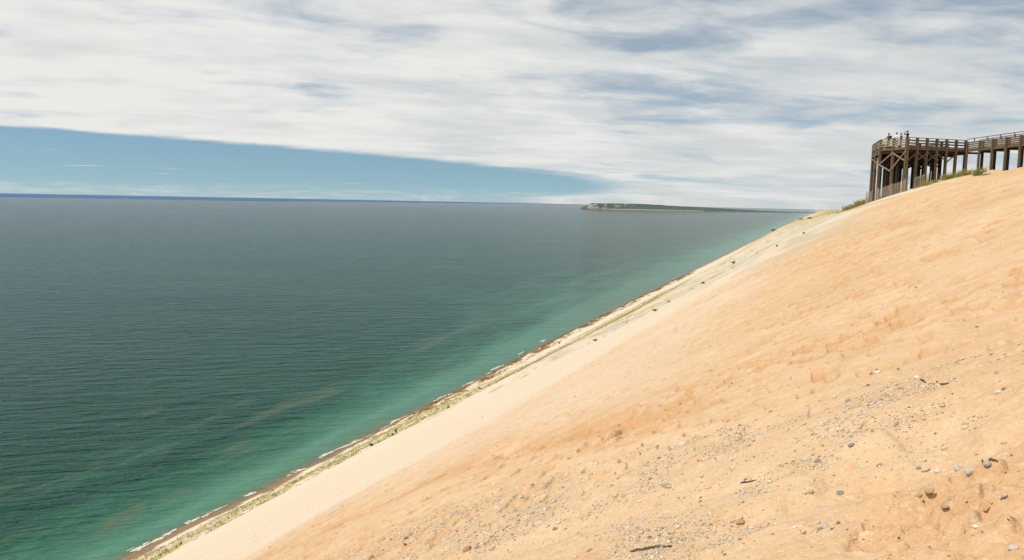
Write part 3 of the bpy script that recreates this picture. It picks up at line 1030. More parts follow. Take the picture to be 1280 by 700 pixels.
    for sgn in (-1, 1): MB().box((hd + Vector((.032 * sgn, .088, .022))) * k, .022 * k, .008, .01 * k).build('eye', iris, root)
    MB().box((hd + Vector((0, .088, -.045))) * k, .045 * k, .008, .008 * k).build('mouth', iris, root)
    if pack:
        bm = bmesh.new(); bmesh.ops.create_cube(bm, size=1)
        bmesh.ops.subdivide_edges(bm, edges=bm.edges[:], cuts=3, use_grid_fill=True)
        for v in bm.verts:
            q = v.co.copy(); rr_ = max(abs(q.x), abs(q.y), abs(q.z)); sp = q.normalized() * .5
            q = q.lerp(sp, .45); v.co = Vector((q.x * .34, q.y * .22 - .19, q.z * .5 + 1.26)) * k
        mb = MB(); mb.bm.free(); mb.bm = bm
        bp = mb.build('backpack', mat_cloth('pack cloth', pack), root, True)
    tag(root, label, 'person', 'people at the lookout railing')
    return root


def face_to(p, q):
    d = q - p; return math.atan2(-d[0], d[1])


nAC = np.array([(C_ - A_)[1], -(C_ - A_)[0]]); nAC /= np.linalg.norm(nAC)
if np.dot(nAC, (A_ + C_) / 2 - centre) < 0: nAC = -nAC


def on_deck(t, back):
    return inset(A_, C_, t) - nAC * back


for (px, t, back, fo, lab, sh, lg, hr, pose, hh, bare, pk) in [
        (1103, .17, .48, 0.0, 'person in maroon jacket with dark backpack nearest the left railing post', (.17, .035, .04), (.03, .035, .055), (.03, .015, .015), 'lean', 1.74, False, (.02, .018, .02)),
        (1113, .46, .50, .3, 'person in white shirt leaning at the lookout railing', (.82, .80, .78), (.40, .30, .28), (.06, .04, .03), 'lean', 1.72, False, None),
        (1118, .60, .62, -.2, 'shorter dark haired person in teal top behind the white shirt', (.02, .10, .085), (.03, .07, .05), (.012, .012, .014), 'stand', 1.60, False, None),
        (1127, .86, .50, .2, 'person in black jacket with both arms raised to take a photo', (.022, .022, .026), (.06, .045, .045), (.02, .018, .018), 'photo', 1.80, False, None)]:
    p = on_deck(t, back)
    person(v3(p, DECK), face_to(p, p + nAC) + fo, lab, sh, lg, hr, pose, hh, bare, pk)


# ------------------------------------------------------------------ plants
def blades(pts, n, hgt, spread, wid, colors, seed=1, bend=.5):
    """grass tufts: n bent blades round each point -> verts, faces, colours"""
    rg = np.random.default_rng(seed)
    pts = np.asarray(pts, float); N_ = len(pts) * n
    base = np.repeat(pts, n, 0)
    a = rg.uniform(0, 2 * np.pi, N_); rad = spread * np.sqrt(rg.uniform(0, 1, N_))
    base[:, 0] += rad * np.cos(a); base[:, 1] += rad * np.sin(a)
    h = hgt * rg.uniform(.45, 1.1, N_); la = a + rg.uniform(-1, 1, N_); lean = h * rg.uniform(.1, bend, N_)
    wa = rg.uniform(0, np.pi, N_); wx = np.cos(wa) * wid; wy = np.sin(wa) * wid
    dx, dy = np.cos(la) * lean, np.sin(la) * lean
    V = np.zeros((N_, 5, 3))
    V[:, 0] = base + np.stack([wx, wy, -.05 * h], -1); V[:, 1] = base + np.stack([-wx, -wy, -.05 * h], -1)
    mid = base + np.stack([dx * .35, dy * .35, h * .6], -1)
    V[:, 2] = mid + np.stack([-wx * .7, -wy * .7, 0 * h], -1); V[:, 3] = mid + np.stack([wx * .7, wy * .7, 0 * h], -1)
    V[:, 4] = base + np.stack([dx, dy, h], -1)
    o = np.arange(N_)[:, None] * 5
    Fq = np.concatenate([o + [0, 1, 2, 3], np.zeros((N_, 0), int)], 1); Ft = o + [3, 2, 4]
    flat = np.concatenate([Fq, Ft], 1).ravel(); sizes = np.tile([4, 3], N_)
    c = np.asarray(colors)[rg.integers(0, len(colors), N_)] * rg.uniform(.7, 1.25, (N_, 1))
    return V.reshape(-1, 3), flat, sizes, np.repeat(c, 5, 0)


GREEN = [(.27, .26, .055), (.36, .31, .085), (.43, .35, .13), (.20, .21, .045)]
STRAW = [(.36, .29, .13), (.28, .22, .09), (.18, .17, .05)]


def clump(x, y, hgt, spread, n, label, cols=GREEN, name='grass_clump', group=None, cat='grass', wid=.02, pts=1):
    g0 = ground(x, y)
    P = [(0, 0, 0)]
    for _ in range(pts - 1):
        a, b = random.gauss(0, spread), random.gauss(0, spread * .6)
        P.append((a, b, ground(x + a, y + b) - g0))
    V, f, s_, c = blades(P, n, hgt, spread * .55, wid, cols, random.randrange(9999), .7)
    # blades carry their own ground height
    me = np_mesh(name, V, f, s_, False); point_color(me, 'tint', c)
    o = link(name, me, M['leaf']); o.location = (x, y, g0)
    return tag(o, label, cat, group)


for (px, py, dep, hgt, spr, n, pts, lab, cols) in [
        (1180, 224, 91, .75, .9, 60, 6, 'green grass clump on the crest below the middle of the lookout', GREEN),
        (1168, 228, 91.5, .5, .5, 40, 3, 'small grass clump on the crest just right of the slat fence end', GREEN),
        (1195, 219.5, 91, .45, .7, 40, 4, 'straw coloured grass clump between two green clumps on the crest', STRAW),
        (1209, 217, 90, .8, .9, 60, 6, 'tall green grass clump on the crest where boardwalk meets lookout', GREEN),
        (1220, 216.5, 88, .75, .6, 60, 4, 'dark green grass clump under the first boardwalk bay', [(.26, .26, .06), (.34, .30, .09)]),
        (1233, 217, 86, .35, .6, 30, 3, 'low sparse straw grass on the crest under the boardwalk', STRAW)]:
    q = P2(px, dep)
    clump(q[0], q[1], hgt, spr, n, lab, cols, pts=pts, group='grass clumps along the dune crest')
for (px, dep, hgt, spr, lab) in [(1081, 112, .8, 1.2, 'grassy hummock just left of the slat fence end'), (1070, 118, .6, 1.1, 'smaller grassy hummock sloping away left of the fence'),
                                 (1075, 108, .55, .8, 'yellowish grass tuft in front of the hummock left of the fence')]:
    q = P2(px, dep)
    clump(q[0], q[1], hgt, spr, 70, lab, [(.42, .36, .09), (.50, .41, .15), (.28, .28, .065)], pts=10, group='grass hummocks left of the fence', wid=.03)


def scatter_grass():
    P = []; 
    # dense bank above the beach
    rg = np.random.default_rng(5)
    n = 130000
    s = rg.uniform(120, 900, n); u = rg.uniform(-208, -40, n)
    toe = UTOE - 2 + 7 * (fbm(s / 22, u / 40, 3, 111) - .5)
    dens = sst(toe + 3, toe - 1, u) * sst(-207, -203, u) * sst(.36, .56, fbm(u / 3., s / 7., 4, 112)) * (1 - sst(330, 520, s) * sst(-162, -178, u)) * sst(.27, .40, -u / s)
    dens = np.maximum(dens, .35 * sst(.56, .66, fbm(u / 5, s / 16, 3, 120)) * sst(250, 420, s) * sst(-100, -145, u) * sst(-170, -152, u))
    dens = np.maximum(dens, .5 * streak_mask(u, s))
    keep = rg.uniform(0, 1, n) < dens * .26
    u, s = u[keep], s[keep]
    x, y = xy(u, s); z = height(u, s, np.hypot(u, s) * .0045)
    V, f, sz, c = blades(np.stack([x, y, z], -1), 5, .6, .5, .06, [(.28, .265, .065), (.35, .31, .10), (.42, .35, .15), (.22, .22, .055)], 6, .8)
    me = np_mesh('bank grass', V, f, sz, False); point_color(me, 'tint', c)
    tag(link('beach_grass', me, M['leaf']), 'olive green beach grass covering the bank above the shore', kind='stuff')
    n = 30000
    s = rg.uniform(320, 1300, n); u = rg.normal(-207, 6, n)
    k2 = rg.uniform(0, 1, n) < .5 * sst(.42, .55, fbm(u / 4, s / 25, 3, 125)) * sst(300, 480, s)
    u, s = u[k2], s[k2]; x, y = xy(u, s); z = height(u, s, np.hypot(u, s) * .0045)
    V, f, sz, c = blades(np.stack([x, y, z], -1), 5, .8, .9, .14, [(.36, .20, .08), (.42, .26, .11), (.28, .17, .07), (.24, .21, .07)], 8, .8)
    me = np_mesh('bluff brush', V, f, sz, False); point_color(me, 'tint', c)
    tag(link('dry_undergrowth', me, M['leaf']), 'rusty brown scrub along the edge of the far bluff', kind='stuff')
    # thin sprigs up the pale slope and on the far crest
    n = 6000
    s = rg.uniform(60, 700, n); u = rg.uniform(-150, -4, n)
    k3 = rg.uniform(0, 1, n) < sst(.58, .70, fbm(u / 5, s / 40, 3, 140)) * sst(50, 110, s + 1.2 * u) * .30
    u, s = u[k3], s[k3]; u2 = rg.uniform(0, 26, 2500); s2 = rg.uniform(122, 900, 2500)
    k4 = fbm(u2 / 5, s2 / 30, 3, 126) > .46
    u = np.concatenate([u, u2[k4]]); s = np.concatenate([s, s2[k4]])
    x, y = xy(u, s); z = height(u, s, np.hypot(u, s) * .0045)
    V, f, sz, c = blades(np.stack([x, y, z], -1), 5, .5, .3, .03, [(.15, .15, .05), (.22, .20, .08), (.12, .12, .04)], 9, .8)
    me = np_mesh('sprigs', V, f, sz, False); point_color(me, 'tint', c)
    tag(link('dune_grass', me, M['leaf']), 'thin sprigs of marram grass on the pale far slope', kind='stuff')


scatter_grass()


def shrub(x, y, w, h, label, group, dark=1.0):
    g0 = ground(x, y)
    root = empty('shrub', (x, y, g0))
    mb = MB()
    for k in range(5):
        a = random.uniform(0, 6.28); t = random.uniform(.2, .5)
        mb.tube([(0, 0, -.2), (math.cos(a) * w * .2, math.sin(a) * w * .2, h * .4), (math.cos(a) * w * t, math.sin(a) * w * t, h * .8)], [.05 * h, .035 * h, .012 * h], 5)
    mb.build('stem', M['bark'], root)
    rg = np.random.default_rng(random.randrange(99999))
    n = 420
    cl = rg.normal(0, 1, (7, 3)) * [w * .26, w * .26, h * .18] + [0, 0, h * .62]
    p = cl[rg.integers(0, 7, n)] + rg.normal(0, 1, (n, 3)) * [w * .13, w * .13, h * .12]
    p[:, 2] = np.maximum(p[:, 2], .05 * h)
    s_ = .055 * (w + h) * rg.uniform(.5, 1.1, n)
    d1 = rg.normal(0, 1, (n, 3)); d1 /= np.linalg.norm(d1, axis=1)[:, None]
    d2 = np.cross(d1, rg.normal(0, 1, (n, 3))); d2 /= np.linalg.norm(d2, axis=1)[:, None]
    V = np.stack([p - d1 * s_[:, None], p + d2 * s_[:, None] * .5, p + d1 * s_[:, None], p - d2 * s_[:, None] * .5], 1).reshape(-1, 3)
    me = np_mesh('foliage', V, np.arange(4 * n), np.full(n, 4), False)
    c = np.array([(.085, .10, .035), (.12, .13, .05), (.06, .075, .028)])[rg.integers(0, 3, n)] * dark
    point_color(me, 'tint', np.repeat(c, 4, 0))
    link('foliage', me, M['leaf'], root)
    tag(root, label, 'shrub', group)


for (px, py, pw, ph, lab) in [
        (495, 543, 4.5, 6.5, 'tallest dark green shrub at the top of the grassy bank near the shore'),
        (491, 545, 4, 4, 'low shrub touching the left side of the tallest bank shrub'),
        (465, 559, 7, 5, 'broad olive shrub left of the tallest shrub on the bank'),
        (560, 510, 5, 3.5, 'dark shrub right of the tallest shrub where bank meets pale sand'),
        (600, 487, 5, 3, 'shrub on the bank edge below the white surf line midway along'),
        (632, 486, 3, 3.5, 'lone small shrub out on the pale sand above the bank'),
        (226, 681, 4, 3, 'lone dark shrub on pale sand at the near end of the bank'),
        (220, 684, 3, 2.2, 'smaller shrub just left of the lone near shrub'),
        (201, 694, 3, 2.4, 'nearest small shrub low on the bank at the bottom edge'),
        (699, 430, 4, 3, 'dark shrub low on the far bank beside the pale sand'),
        (744, 429, 5, 4, 'dark green shrub cluster at the head of the far green strip'),
        (819, 391, 6, 4, 'isolated olive shrub on the pale far slope'),
        (836, 378, 3, 3, 'upright sprig shrub on the pale far slope above the isolated one'),
        (917, 330, 4, 4.5, 'upright dark shrub standing in the grey stony chute'),
        (880, 357, 5, 3, 'low shrub beside the grey stony chute'),
        (1005, 291, 3, 3, 'small dark shrub high in the chute below the far crest'),
        (971, 309, 3.4, 3, 'round dark shrub midway up the grey chute'),
        (1012, 273.5, 9, 3.2, 'wide olive shrub on top of the far sandy hump'),
        (1001, 274.5, 8, 3, 'olive shrub second from the top of the far sandy hump'),
        (991, 276.5, 7, 3, 'rounded shrub midway down the crest of the far sandy hump'),
        (982, 280.5, 6, 2.6, 'low shrub on the lake side of the far sandy hump'),
        (967, 289, 7, 4.5, 'largest dark shrub at the foot of the far sandy hump'),
        (960, 290.5, 4, 2.4, 'small shrub just left of the largest hump shrub')]:
    x, y = hit(px, py)
    dep = y * math.cos(PITCH) - (ground(x, y) - H) * math.sin(PITCH)
    if 'hump' in lab: pw, ph = pw * .8, ph * .7
    shrub(x, y, .85 * pw * dep / F, .85 * ph * dep / F, lab, 'shrubs dotted over the bank and slope', 1.6 if 'hump' in lab else 1.0)


# ------------------------------------------------------------------ stones
def pix_ground(px, py):
    x, y = hit(px, py); r0_ = math.hypot(x, y)
    v = ray(px, py); v = v / math.hypot(v[0], v[1])
    r = np.linspace(r0_ * .8, r0_ * 1.25, 500)
    u, s = us(v[0] * r, v[1] * r)
    dz = H + v[2] * r - height(u, s, r * .0045)
    k = int(np.argmax(dz < 0)) if np.any(dz < 0) else 250
    return v[0] * r[k], v[1] * r[k]


def stone_mesh(rx, ry, rz, seed, sub=3, rough=.18, cut=.3):
    bm = bmesh.new(); bmesh.ops.create_icosphere(bm, subdivisions=sub, radius=1)
    o = Vector((seed * 3.17, seed * 1.31, seed * 7.7))
    planes = []
    rg = random.Random(seed)
    for _ in range(4):
        d = Vector((rg.gauss(0, 1), rg.gauss(0, 1), rg.gauss(0, 1))).normalized(); planes.append((d, rg.uniform(.72, .92)))
    for v in bm.verts:
        n_ = v.co.copy()
        q = n_ * (1 + rough * mnoise.noise(n_ * 1.1 + o) + rough * .4 * mnoise.noise(n_ * 3.2 + o))
        for d, c in planes:
            e = q.dot(d)
            if e > c: q -= d * (e - c) * (1 - .3) * min(1, cut * 3)
        v.co = Vector((q.x * rx, q.y * ry, q.z * rz))
    return bm


STONES = [  # px, py, width px, aspect(h/w), colour, label, kind
    (1213, 591, 14, .8, (.56, .53, .50), 'largest smooth blue-grey stone, lying alone on the sand at far right', .10),
    (1198, 587, 12, .7, (.48, .45, .41), 'speckled grey stone just left of the largest blue-grey stone', .12),
    (1234, 581, 11, .75, (.46, .42, .38), 'pale rounded stone under a dark twig at far right', .1),
    (1248, 491, 9, .8, (.72, .70, .66), 'bright white stone alone near the right edge', .2),
    (1255, 487, 6, .7, (.16, .13, .11), 'dark pebble touching the bright white stone', .2),
    (1064, 557, 9, .65, (.22, .21, .21), 'dark slate stone topped by a white stone', .2),
    (1062, 551, 5, .8, (.66, .62, .55), 'small white stone perched against the dark slate stone', .2),
    (1008, 575, 12, .6, (.62, .54, .43), 'flat cream stone with a sharp lower edge beside a grey brown one', .3),
    (1022, 577, 8, .8, (.30, .26, .23), 'grey brown stone right of the flat cream stone', .25),
    (832, 606, 9.5, .5, (.33, .32, .33), 'flat blue-grey stone in the middle of the gravel', .2),
    (847, 660, 8.5, .9, (.70, .66, .58), 'upright whitish stone above the driftwood stick', .25),
    (925, 654, 12, .75, (.48, .29, .13), 'blocky orange tan stone beside a cream one', .3),
    (916, 652, 8, .8, (.62, .50, .38), 'cream stone leaning on the blocky orange tan stone', .25),
    (940, 661, 9, .75, (.66, .56, .44), 'round flat whitish stone right of the blocky orange stone', .1),
    (584, 688, 13, .7, (.36, .18, .06), 'oval rusty orange stone near the bottom edge', .15),
    (596, 685, 6, .8, (.28, .25, .20), 'small grey stone right of the oval rusty stone', .2),
    (507, 673.5, 7, .75, (.26, .19, .14), 'brown stone at the left end of the gravel', .25),
    (737, 688.5, 8, .5, (.30, .20, .13), 'brown wedge stone left of the driftwood stick', .3),
    (1060, 502, 8, .65, (.22, .21, .22), 'dark grey stone high in the gravel near the smooth sand', .25),
    (1003, 531, 10, .5, (.60, .50, .38), 'flat cream stone with dark underside high in the gravel', .3),
    (1039, 539.5, 8, .5, (.70, .64, .54), 'white wedge stone right of the flat cream stone up the gravel', .3),
    (1097, 466, 9, .6, (.70, .66, .58), 'white stone on the stony lip below the smooth sand', .3),
    (1089, 468, 5, 1., (.20, .13, .08), 'upright brown stone left of the white stone on the stony lip', .25),
    (1206, 535, 9, .65, (.66, .57, .44), 'angular cream stone on the right above the smooth hollow', .35),
    (1246, 467, 6.5, .8, (.32, .34, .31), 'grey-green stone near the right edge above the white stone', .2),
    (1250, 476.5, 5, .7, (.62, .52, .36), 'small cream stone below the grey-green stone', .2),
    (1014, 616, 8, .7, (.46, .33, .22), 'tan stone with a paler stone at its left', .25),
    (1006, 616.5, 6, .8, (.64, .54, .43), 'paler stone left of the tan stone', .2),
    (1050, 616.5, 10, .45, (.22, .20, .16), 'long dark olive stone on smooth sand', .2),
    (1072, 621, 7, .5, (.60, .48, .34), 'flat sandy stone right of the long dark olive stone', .25),
    (1024, 662, 7, .8, (.24, .24, .26), 'dark speckled stone in the lower middle cluster', .25),
    (1031, 659, 10, .7, (.52, .46, .36), 'pale stone behind the dark speckled stone', .25),
    (992, 660, 8, .55, (.74, .70, .62), 'flat white stone left of the speckled cluster', .2),
    (932, 687, 9, .5, (.62, .52, .38), 'low cream stone at the bottom edge with brown pebbles around', .3),
    (906, 693.5, 5, .7, (.20, .11, .06), 'dark brown pebble at the bottom edge left of the low cream stone', .2),
    (925, 674.5, 6, .6, (.28, .16, .08), 'brown stone below the blocky orange stone', .2),
    (1255, 620, 9, .6, (.56, .42, .32), 'pinkish tan stone at right below the blue-grey stones', .2),
    (1266, 686, 13, .6, (.62, .54, .42), 'large cream stone in the bottom right corner', .25),
    (1219, 659.5, 8, .5, (.78, .74, .66), 'bright white chip on the rough sand at lower right', .35),
    (1180, 561.5, 9, .7, (.62, .52, .38), 'cream stone with another resting behind it', .25),
    (1179, 557, 6, .7, (.44, .38, .3), 'greyish stone resting behind the cream stone', .25),
    (1255, 553.5, 8, .75, (.56, .48, .38), 'round pale stone above the pinkish tan stone', .15),
    (1172, 590, 9, .75, (.70, .64, .55), 'whitish stone left of the grey stones', .25),
    (1157, 588, 13, .5, (.56, .45, .32), 'long flat tan stone between whitish and grey-green stones', .2),
    (1148, 585.5, 7, .7, (.25, .25, .22), 'dark grey-green stone at the left of the row of stones', .2),
    (1100, 582, 9, .5, (.30, .19, .12), 'flat brown stone alone on smooth sand', .25),
    (1078, 584, 10, .4, (.62, .52, .38), 'flat pale stone left of the flat brown stone', .25),
    (853, 555.5, 12, .55, (.68, .60, .48), 'white wedge shaped stone where gravel meets trodden sand', .35),
    (824, 573, 6, .55, (.17, .11, .07), 'dark brown stone below the white wedge shaped stone', .25),
    (698, 654, 9, .7, (.68, .61, .5), 'whitish stone with a brown stone below it', .25),
    (694, 661.5, 8, .55, (.26, .17, .11), 'brown stone below the whitish stone', .25),
    (803, 651, 9, .6, (.56, .42, .32), 'pinkish flat stone above the driftwood stick', .25),
    (878, 596, 6, .6, (.5, .42, .32), 'small tan stone in a shallow hollow', .2),
    (622, 635, 8, .5, (.70, .64, .54), 'white stone at the top of the left gravel', .3),
    (630, 646, 5, .7, (.27, .22, .18), 'grey brown pebble below the white stone of the left gravel', .25),
]
PALE = [(.62, .52, .39), (.66, .58, .47), (.55, .44, .31), (.72, .66, .56)]


def place_stone(px, py, wpx, asp, col, label, cut, i, name='stone', cat='stone', mat=None, group=None):
    x, y = pix_ground(px, py)
    g0 = ground(x, y); dep = y * math.cos(PITCH) - (g0 - H) * math.sin(PITCH)
    w = wpx * dep / F * .94
    bm = stone_mesh(w * .5, w * (.38 + .12 * ((i * 37) % 10) / 10), w * asp * .5, i + 3, 3, .22, cut)
    for f_ in bm.faces: f_.smooth = True
    me = bpy.data.meshes.new(name); bm.to_mesh(me); bm.free()
    c0 = np.array(col) * .8 + np.array((.52, .46, .38)) * .2
    vs = np.array([v.co[:] for v in me.vertices]) / w
    nn = fbm(vs[:, 0] * 5 + i, vs[:, 1] * 5 + vs[:, 2] * 4, 3, i)
    cols = c0[None] * (.75 + .5 * nn[:, None]); cols = cols * (1 - .18 * (nn[:, None] > .62)) 
    point_color(me, 'tint', cols)
    o = link(name, me, mat or M['stone'])
    o.location = (x, y, g0 + w * asp * .5 * .22)
    # tilt with the slope
    o.rotation_euler = (random.uniform(-.25, .25), -.38 + random.uniform(-.2, .2), random.uniform(-.5, .5))
    tag(o, label, cat, group)
    return o


for i, (px, py, w, asp, c, lab, cut) in enumerate(STONES):
    place_stone(px, py, w, asp * .9, c, lab, cut, i)

CLODS = [(912, 526, 13, .6, 'largest rust brown lump of damp sand at the left of the upper gravel', (.40, .22, .10)),
         (922, 525, 8, .5, 'smaller rust brown sand lump joined to the largest lump', (.42, .24, .11)),
         (902, 536, 7, .6, 'dark sand lump below left of the rust brown lumps', (.30, .17, .09)),
         (963, 514, 8, .6, 'brown sand lump above the gravel right of the rust lumps', (.38, .22, .11)),
         (1125, 461.5, 7, .6, 'dark brown lump on the stony lip', (.16, .09, .05)),
         (1110, 485, 6, .9, 'upright dark brown lump below the stony lip', (.22, .12, .06)),
         (1162, 613, 16, .45, 'long crusted sand lump with shaded underside at lower right', (.44, .26, .13)),
         (1150, 618, 11, .6, 'crusted sand lump at the left end of the long one', (.42, .24, .12)),
         (1181, 633, 10, .75, 'crumbling upright sand lump at lower right', (.40, .23, .11)),
         (1189, 622, 11, .5, 'flat crusted sand lump behind the crumbling upright one', (.42, .25, .12)),
         (1137, 658, 15, .4, 'low wide crusted sand lump near the bottom edge', (.44, .27, .13)),
         (1232, 637, 14, .4, 'thin crusted sand lump at the right of the rough patch', (.42, .25, .12)),
         (1085, 652, 11, .35, 'thin sand crust at the left of the rough patch', (.44, .27, .14))]
for i, (px, py, w, asp, lab, c) in enumerate(CLODS):
    o = place_stone(px, py, w * .85, asp * .8, [q * 1.15 for q in c], lab, .1, i + 70, 'sand_clod', 'sand lump', mat_attr('clod sand', rough=.95, bump=.9, bscale=60, spec=.1) if i == 0 else bpy.data.materials['clod sand'], 'crusted sand lumps')
    me = o.data
    for v in me.vertices:
        n_ = mnoise.noise(v.co * 40 + Vector((i, 0, 0))) + .6 * mnoise.noise(v.co * 95 + Vector((i, 3, 0)))
        v.co *= 1 + .42 * n_
    o.location.z -= .75 * max(v.co.z for v in me.vertices)


# small pale and brown pebbles one can still pick out
def pebbles_individual():
    protos = []
    rg = random.Random(11)
    kinds = [('pale', PALE, 'small pale pebble lying loose among the foreground gravel', 'small pale pebbles in the foreground gravel'),
             ('brown', [(.30, .19, .11), (.36, .22, .12), (.24, .16, .1)], 'small brown pebble lying loose among the foreground gravel', 'small brown pebbles in the foreground gravel'),
             ('grey', [(.36, .34, .31), (.42, .39, .35), (.30, .28, .26)], 'small grey pebble lying loose among the foreground gravel', 'small grey pebbles in the foreground gravel')]
    for kn, cols, lab, grp in kinds:
        for j in range(5):
            bm = stone_mesh(1, .8, .62, rg.randrange(999), 2, .28, .35)
            for f_ in bm.faces: f_.smooth = True
            me = bpy.data.meshes.new('pebble'); bm.to_mesh(me); bm.free()
            point_color(me, 'tint', np.tile(np.array([cols[j % len(cols)]]), (len(me.vertices), 1)))
            me.materials.append(M['stone'])
            protos.append((kn, me, lab, grp))
    pts = []
    tries = 0
    while len(pts) < 190 and tries < 8000:
        tries += 1
        px, py = rg.uniform(470, 1276), rg.uniform(425, 698)
        x, y = hit(px, py); u, s = us(x, y)
        if rg.random() > float(gravel_mask(np.array([u]), np.array([s]))[0]) * 1.1: continue
        if any((px - a) ** 2 + (py - b) ** 2 < 100 for a, b, *_ in pts): continue
        pts.append((px, py, x, y))
    for px, py, x, y in pts:
        x, y = pix_ground(px, py)
        kn, me, lab, grp = protos[rg.choice([0, 1, 2, 3, 4, 0, 1, 2, 3, 4, 0, 1, 2, 3, 4, 0, 1, 2, 3, 4, 5, 6, 7, 8, 10])]
        o = bpy.data.objects.new('pebble', me); COL.objects.link(o)
        g0 = ground(x, y)
        w = .5 * rg.uniform(2.6, 4.8) * y / F
        o.location = (x, y, g0 + w * .08); o.scale = (w, w * rg.uniform(.8, 1.1), w * rg.uniform(.7, 1.1))
        o.rotation_euler = (rg.uniform(-.3, .3), rg.uniform(-.7, -.1), rg.uniform(0, 6.28))
        tag(o, lab, 'pebble', grp)


pebbles_individual()


def gravel():
    rg = np.random.default_rng(21)
    n = 900000
    # over the near slope, denser close by
    r = np.exp(rg.uniform(math.log(2.0), math.log(40), n)); a = rg.uniform(R(-37), R(42), n)
    x, y = r * np.sin(a), r * np.cos(a); u, s = us(x, y)
    gm = gravel_mask(u, s) * np.interp(r, [2, 14, 40], [.36, .36, .18])
    side = sst(9, 13, r)
    gm = np.maximum(gm, .012)
    for fu, fs, fr in ROUGH:
        gm = gm * (1 - .85 * np.exp(-(((u - fu) / (1.4 * fr)) ** 2 + ((s - fs) / (1.4 * fr)) ** 2)))
    clus = .15 + 1.7 * sst(.42, .66, fbm(u * 3.2, s * 3.2, 3, 150))
    keep = rg.uniform(0, 1, n) < gm * clus
    x, y, u, s, r = x[keep], y[keep], u[keep], s[keep], r[keep]
    n = len(x)
    print('gravel stones', n)
    z = height(u, s, r * .0045)
    size = np.clip(np.exp(rg.normal(math.log(.0036), .52, n)), .0016, .018) * np.interp(r, [2, 8, 40], [.9, 1.35, 2.6])
    # low-poly stone: octahedron subdivided into 14 points
    bm = bmesh.new(); bmesh.ops.create_icosphere(bm, subdivisions=1, radius=1)
    sv = np.array([v.co[:] for v in bm.verts]); sf = np.array([[v.index for v in f_.verts] for f_ in bm.faces]); bm.free()
    k = len(sv)
    V = np.repeat(sv[None], n, 0) * (1 + rg.uniform(-.25, .25, (n, k, 1)))
    V *= np.stack([np.ones(n), rg.uniform(.6, 1, n), rg.uniform(.45, .8, n)], -1)[:, None]
    ang = rg.uniform(0, 2 * np.pi, n); c, si = np.cos(ang), np.sin(ang)
    X = V[..., 0] * c[:, None] - V[..., 1] * si[:, None]; Y = V[..., 0] * si[:, None] + V[..., 1] * c[:, None]
    tl = rg.normal(.42, .25, n)
    Zr = V[..., 2]
    # tilt downhill
    ud = X * CT - Y * ST; sd = X * ST + Y * CT
    ud2 = ud * np.cos(tl)[:, None] - Zr * np.sin(tl)[:, None]; Z2 = ud * np.sin(tl)[:, None] + Zr * np.cos(tl)[:, None]
    X = ud2 * CT + sd * ST; Y = -ud2 * ST + sd * CT
    P = np.stack([X, Y, Z2], -1) * size[:, None, None] + np.stack([x, y, z + size * .25], -1)[:, None]
    Fc = (sf[None] + (np.arange(n) * k)[:, None, None]).reshape(-1, 3)
    me = np_mesh('gravel', P.reshape(-1, 3), Fc.ravel(), np.full(len(Fc), 3), True)
    pal = np.array([(.66, .55, .41), (.72, .63, .50), (.60, .46, .30), (.63, .50, .35), (.54, .40, .25), (.42, .26, .13), (.34, .26, .18), (.24, .19, .15), (.42, .38, .34), (.58, .50, .41), (.76, .71, .62)])
    cc = pal[rg.choice(len(pal), n, p=[.21, .17, .14, .15, .10, .06, .03, .015, .025, .05, .05])] * rg.uniform(.85, 1.1, (n, 1))
    point_color(me, 'tint', np.repeat(cc, k, 0))
    tag(link('gravel', me, M['stone']), 'fine mixed gravel scattered over the foreground sand', kind='stuff')


gravel()


# ------------------------------------------------------------------ sticks
def stick(pts, rad, label, name='driftwood_stick', cat='stick'):
    W = []
    for px, py in pts:
        x, y = pix_ground(px, py); W.append(Vector((x, y, ground(x, y))))
    o0 = W[0].copy()
    P = []
    for i in range(len(W) - 1):
        for k in range(6):
            t = k / 6; p = W[i].lerp(W[i + 1], t)
            p.z = ground(p.x, p.y)
            P.append(p)
    P.append(W[-1])
    n = len(P)
    rr_ = [rad * (.55 + .6 * math.sin(math.pi * min(1, (i + 1.5) / n)) ** .6) * (1 + .2 * mnoise.noise(Vector((i * .7, 1, 2)))) for i in range(n)]
    P = [p - o0 + Vector((0, 0, rad * .6)) + Vector((0, 0, rad * .7 * mnoise.noise(Vector((i * .5, 4, 1))))) for i, p in enumerate(P)]
    o = MB().tube(P, rr_, 8).build(name, M['driftwood'], None, True)
    o.location = o0
    return tag(o, label, cat)


stick([(788, 690.5), (804, 688), (821, 684.5), (840, 684)], .0085, 'long dark driftwood stick lying on the sand at the bottom edge')
stick([(926, 604), (936, 603), (945, 600.5)], .006, 'thin dark twig in the gravel left of the smooth hollow', 'twig', 'twig')
stick([(1228, 576.5), (1238, 575.5), (1247, 577.5)], .006, 'dark twig lying over the pale rounded stone at far right', 'twig', 'twig')
stick([(1175, 481), (1181, 481), (1186, 479)], .007, 'short dark twig in the upper right gravel', 'twig', 'twig')
stick([(1151, 475), (1157, 479)], .007, 'tiny slanted twig left of the short twig in upper gravel', 'twig', 'twig')

# ------------------------------------------------------------------ sky
SUN_EL = R(56)
SUN_AZ = R(-108)          # clockwise from +Y: sun stands left and slightly behind
sund = Vector((math.sin(SUN_AZ) * math.cos(SUN_EL), math.cos(SUN_AZ) * math.cos(SUN_EL), math.sin(SUN_EL)))


